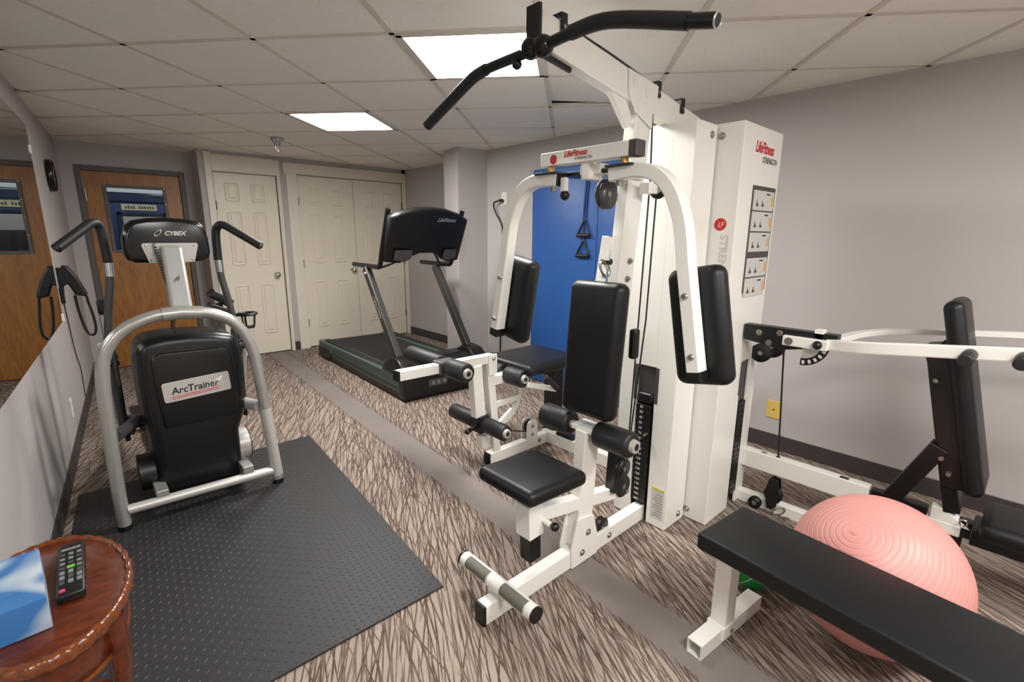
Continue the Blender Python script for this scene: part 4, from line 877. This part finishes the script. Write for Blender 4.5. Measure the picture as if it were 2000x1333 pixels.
for k_, x in enumerate((.075, W_ - .075)):
    ups = MB().beam((x, .22, .29), (x, .79, 1.045), .055, .075, side=(1, 0, 0), bev=.006).build('upright', 'dark_metal', tm, FR)
    pts = spline([(x, 1.04, 1.066), (x, .60, 1.066), (x, .53, 1.07), (x, .49, 1.105), (x, .455, 1.20), (x - (.0 if k_ == 0 else 0), .30, 1.545)], 5)
    MB().tube(pts, .021, 14).build('handrail', 'black_plastic', ups, FR)
    MB().tube([(x, 1.045, 1.066), (x, 1.06, 1.066)], .0215, 14).build('rail_end', 'black_plastic', ups, FR)
    if k_ == 0:
        d_ = V(0, .59, .775).normalized(); a0 = V(x - .0285, .20, .27) + d_ * .68
        text('brand_lettering', 'LifeFitness', a0 - V(0, .018, 0), -d_, V(0, 1, 0), .062, 'silver_light', ups, .2, .85, frame=FR)
        MB().sphere((x - .03, .75, 1.0), .016, 12, 8).build('pull_knob', 'chrome', ups, FR)
cd_ = V(0, -.155, .345).normalized(); cn = V(0, -.345, -.155).normalized()   # console plane leans away from the runner
ce = V(W_ / 2, .40, 1.30)
cpoly = [(-.36, -.17), (-.22, -.185), (-.15, -.14), (-.05, -.095), (.12, -.095), (.17, -.15), (.25, -.19), (.36, -.17), (.372, .22), (.28, .262), (.14, .297), (0, .306), (-.14, .297), (-.28, .262), (-.372, .22)]
cons = MB().prism(cpoly, ce + cn * .01, V(1, 0, 0), cd_, .075, .018, 4, True).build('console', 'black_plastic', tm, FR)
back = ce + cn * .0
fz = V(1, 0, 0).cross(cd_)
fo = ce + cn * .0102 if fz.dot(cn) < 0 else ce + cn * .0855
text('brand_lettering', 'LifeFitness', fo + cd_ * .20 + V(.06, 0, 0) + cn * .001, V(1, 0, 0), cd_, .05, 'silver_light', cons, .35, .85, frame=FR)
MB().prism([(-.30, -.14), (-.19, -.155), (-.14, -.12), (-.14, -.05), (-.30, -.05)], fo + cn * .014, V(1, 0, 0), cd_, .014, .004).build('cup_well', 'dark_grey', cons, FR)
MB().prism([(.20, -.155), (.30, -.13), (.30, -.05), (.18, -.05), (.17, -.12)], fo + cn * .014, V(1, 0, 0), cd_, .014, .004).build('cup_well', 'dark_grey', cons, FR)
MB().tube(spline([(.10, .62, 1.05), (.16, .56, 1.075), (.24, .50, 1.12), (.30, .47, 1.17)], 5), .011, 8).build('support_rod', 'black_plastic', cons, FR)
MB().tube(spline([(W_ - .10, .62, 1.05), (W_ - .16, .58, 1.09), (W_ - .24, .50, 1.16), (W_ - .30, .46, 1.20)], 5), .011, 8).build('support_rod', 'black_plastic', cons, FR)
# ------------------------------------------------------------------ blue folding mats and the resistance band
def fold_mat(label, y0, y1, x0, x1, z1):
    t = thing('folding_mat', label, 'exercise mat', ((x0 + x1) / 2, (y0 + y1) / 2, 0), 0, 'blue mats standing against the right wall')
    n = 2
    for k in range(n):
        xa = x0 + (x1 - x0) * k / n; xb = x0 + (x1 - x0) * (k + 1) / n
        MB().box((xa, y0, .004), (xb - .001, y1, z1 - .012 * k), .012, 3).build('mat_panel', 'blue_vinyl', t)
    MB().box((x0 + .004, y1 - .002, .02), (x1 - .004, y1 + .002, z1 - .03)).build('edge_strip', 'blue_dark', t)
    return t
fold_mat('blue vinyl folding mat standing against the right wall beside the pillar', 2.43, 3.15, 3.12, 3.218, 1.895)
fold_mat('blue vinyl folding mat behind the gym upright, second from the pillar', 2.02, 2.415, 3.10, 3.218, 1.90)
rbn = thing('resistance_band', 'black resistance band with two handles hung over the blue mat', 'resistance band', (3.10, 2.54, 1.15))
for yy, zz in ((2.545, 1.405), (2.55, 1.245)):
    h_ = MB().tube(spline([(3.105, yy - .005, zz + .062), (3.10, yy + .035, zz - .01), (3.10, yy + .062, zz - .062)], 4), .008, 8).tube(spline([(3.105, yy - .005, zz + .062), (3.10, yy - .035, zz - .01), (3.10, yy - .062, zz - .062)], 4), .008, 8).build('handle_strap', 'black_plastic', rbn)
    MB().cyl((3.098, yy - .064, zz - .063), (3.098, yy + .064, zz - .063), .016, seg=14).build('handle_grip', 'foam_black', h_)
MB().tube(spline([(3.106, 2.54, 1.46), (3.112, 2.53, 1.65), (3.112, 2.515, 1.80), (3.112, 2.51, 1.893), (3.15, 2.51, 1.905)], 5), .007, 8).build('tube_cord', 'blue_dark', rbn)
MB().tube(spline([(3.10, 2.55, 1.30), (3.112, 2.56, 1.50), (3.112, 2.545, 1.75), (3.112, 2.53, 1.893), (3.15, 2.53, 1.905)], 5), .007, 8).build('tube_cord', 'blue_dark', rbn)
# ------------------------------------------------------------------ flat bench, balls
BZ = R(-6)
bn = thing('flat_bench', 'black padded flat bench with white legs in the right foreground', 'bench', (1.505, .60, 0), BZ)
BF = WM[bn.name]
MB().rbox((0, -.60, .392), (.275, 1.20, .056), .009, 3).build('pad', 'black_vinyl', bn, BF)
MB().box((-.10, -1.15, .352), (.10, -.04, .366), .003).build('pad_board', 'black_plastic', bn, BF)
for y in (-.045, -1.10):
    ft = MB(); w_, h_, th = .052, .056, .004
    for lo, hi in (((-.165, y - w_ / 2, .002 + th), (.215, y - w_ / 2 + th, h_ - th)), ((-.165, y + w_ / 2 - th, .002 + th), (.215, y + w_ / 2, h_ - th)), ((-.165, y - w_ / 2, h_ - th), (.215, y + w_ / 2, h_)), ((-.165, y - w_ / 2, .002), (.215, y + w_ / 2, .002 + th))): ft.box(lo, hi)
    f_ = ft.build('foot', WH, bn, BF)
    MB().box((-.05, y - .012, .01), (.20, y + .012, .04)).build('foot_core', 'ink', f_, BF)
    MB().box((-.045, y - .032, .012), (.045, y + .032, h_ + .004), .002).build('foot_clamp', WH, f_, BF)
    MB().beam((-.005, y, h_), (-.005, y, .355), .055, .06, side=(0, 1, 0), bev=.004).build('leg', WH, bn, BF)
    MB().cyl((.0, y - .033, .035), (.0, y - .037, .035), .008, seg=8).build('bolt', 'bolt', f_, BF)
one('spine', WH, bn, 'box', (-.025, -1.10, .30), (.025, -.045, .352), .004, frame=BF)
pbc = V(1.845, .222, .2525); PR = .25
pbx = V(-.597, .183, .781).normalized()
ball = thing('exercise_ball', 'large pink inflatable exercise ball behind the black flat bench', 'exercise ball', (pbc.x, pbc.y, 0))
prof = []
for k in range(361):
    a = R(180 * k / 360); rr = PR
    d_ = 180 * k / 360
    if 6 < d_ < 174: rr = PR - .0022 * (1 if (abs(math.sin(R(d_ * 180 / 4.2))) < .22) else 0)
    prof.append((rr * math.sin(a), rr * math.cos(a)))
MB().lathe(prof, pbc, pbx, 72).build('ball_skin', 'pink', ball)
MB().cyl(pbc + pbx * (PR - .001), pbc + pbx * (PR + .002), .011, .009, 16).build('valve_plug', 'pink', ball)
gb = V(1.812, .590, .087)
gball = thing('small_ball', 'small green ball with pale lines on the carpet behind the bench leg', 'ball', (gb.x, gb.y, 0))
MB().sphere(gb, .085, 32, 20).build('ball_skin', 'green', gball)
for ax in ((1, .9, .3), (-.4, 1, .9), (.5, -.2, 1), (.9, -.3, .8)): MB().torus(gb, .0849, .0018, ax, 48, 6).build('seam_line', 'line_green', gball)
# ------------------------------------------------------------------ side table, remote, tissue carton
tc_ = V(-.135, 1.40, 0); ZTAB = .55; SX, SY = .152, .25
tab = thing('side_table', 'small oval cherry wood side table with carved rim by the left wall', 'table', (tc_.x, tc_.y, 0))
def ov(prof, name, m_, seg=64): return MB().lathe(prof, tc_, (0, 0, 1), seg, SX / .25, SY / .25).build(name, m_, tab)
ov([(0, ZTAB), (.232, ZTAB), (.236, ZTAB - .002), (.236, ZTAB - .02), (0, ZTAB - .02)], 'top', 'cherry')
rim = MB(); seg = 160; prof = [(.230, ZTAB - .001), (.234, ZTAB + .004), (.242, ZTAB + .006), (.25, ZTAB + .001), (.252, ZTAB - .012), (.245, ZTAB - .028), (.232, ZTAB - .034)]
vs = []; fs = []
for i_, (r_, z_) in enumerate(prof):
    for k in range(seg):
        a = 2 * math.pi * k / seg; rr = r_ + (.0025 * math.sin(k * math.pi * 2 / 5) if 1 <= i_ <= 5 else 0)
        vs.append(tc_ + V(math.cos(a) * rr * SX / .25, math.sin(a) * rr * SY / .25, z_ + (.0012 * math.cos(k * math.pi * 2 / 5) if 1 <= i_ <= 4 else 0)))
for i_ in range(len(prof) - 1):
    for k in range(seg): fs.append((i_ * seg + k, i_ * seg + (k + 1) % seg, (i_ + 1) * seg + (k + 1) % seg, (i_ + 1) * seg + k))
rim.add(vs, fs, True).build('carved_rim', 'cherry_edge', tab)
ov([(.215, ZTAB - .03), (.218, ZTAB - .04), (.218, ZTAB - .105), (.212, ZTAB - .11), (.206, ZTAB - .105), (.206, ZTAB - .03)], 'apron', 'cherry')
ov([(.210, ZTAB - .108), (.223, ZTAB - .113), (.210, ZTAB - .12)], 'apron_bead', 'cherry_edge')
ov([(0, .14), (.19, .14), (.198, .13), (.19, .12), (0, .12)], 'shelf', 'cherry')
for a in (40, 140, 220, 320):
    c_, s_ = math.cos(R(a)) * SX / .25, math.sin(R(a)) * SY / .25
    rad = lambda r_, z_: (tc_.x + c_ * r_, tc_.y + s_ * r_, z_)
    MB().tube(spline([rad(.218, ZTAB - .03), rad(.224, ZTAB - .13), rad(.205, .30), rad(.20, .13), rad(.215, .06), rad(.238, .027)], 5), .02, 10, rs=[.024 - .012 * min(1, k / 20) for k in range(26)]).build('leg', 'cherry', tab)
rm = thing('remote_control', 'black remote control lying on the cherry side table', 'remote', (-.09, 1.44, ZTAB), R(-3))
RF = WM[rm.name] @ Matrix.Rotation(R(2), 4, 'Z')
rb_ = MB().rbox((0, .0, .012), (.05, .235, .022), .006, 3).build('case', 'black_plastic', rm, RF)
MB().box((-.018, .08, .0232), (.018, .09, .024)).build('label_bar', 'grey_button', rm, RF)
for r_ in range(7):
    for c_ in range(3):
        if r_ == 3 and c_ == 1: continue
        MB().rbox((-.015 + .015 * c_, .06 - .021 * r_, .0235), (.009, .009 if r_ < 4 else .014, .003), .001).build('button', 'grey_button' if (r_ + c_) % 3 else 'dark_grey', rm, RF)
MB().rbox((0, -.003, .0238), (.014, .009, .0035), .001).build('button', 'led_green', rm, RF)
MB().rbox((-.014, -.10, .0238), (.01, .01, .0035), .001).build('button', 'pinkred', rm, RF)
tx = thing('tissue_box', 'blue and white tissue carton at the left edge of the side table', 'tissue box', (-.185, 1.36, ZTAB), R(4))
TF = WM[tx.name]
MB().box((-.055, -.11, .002), (.055, .11, .075), .002).build('carton', 'tissue_print', tx, TF)
MB().box((-.02, -.062, .0752), (.02, .062, .0757)).build('perforated_opening', 'tissue_print', tx, TF)
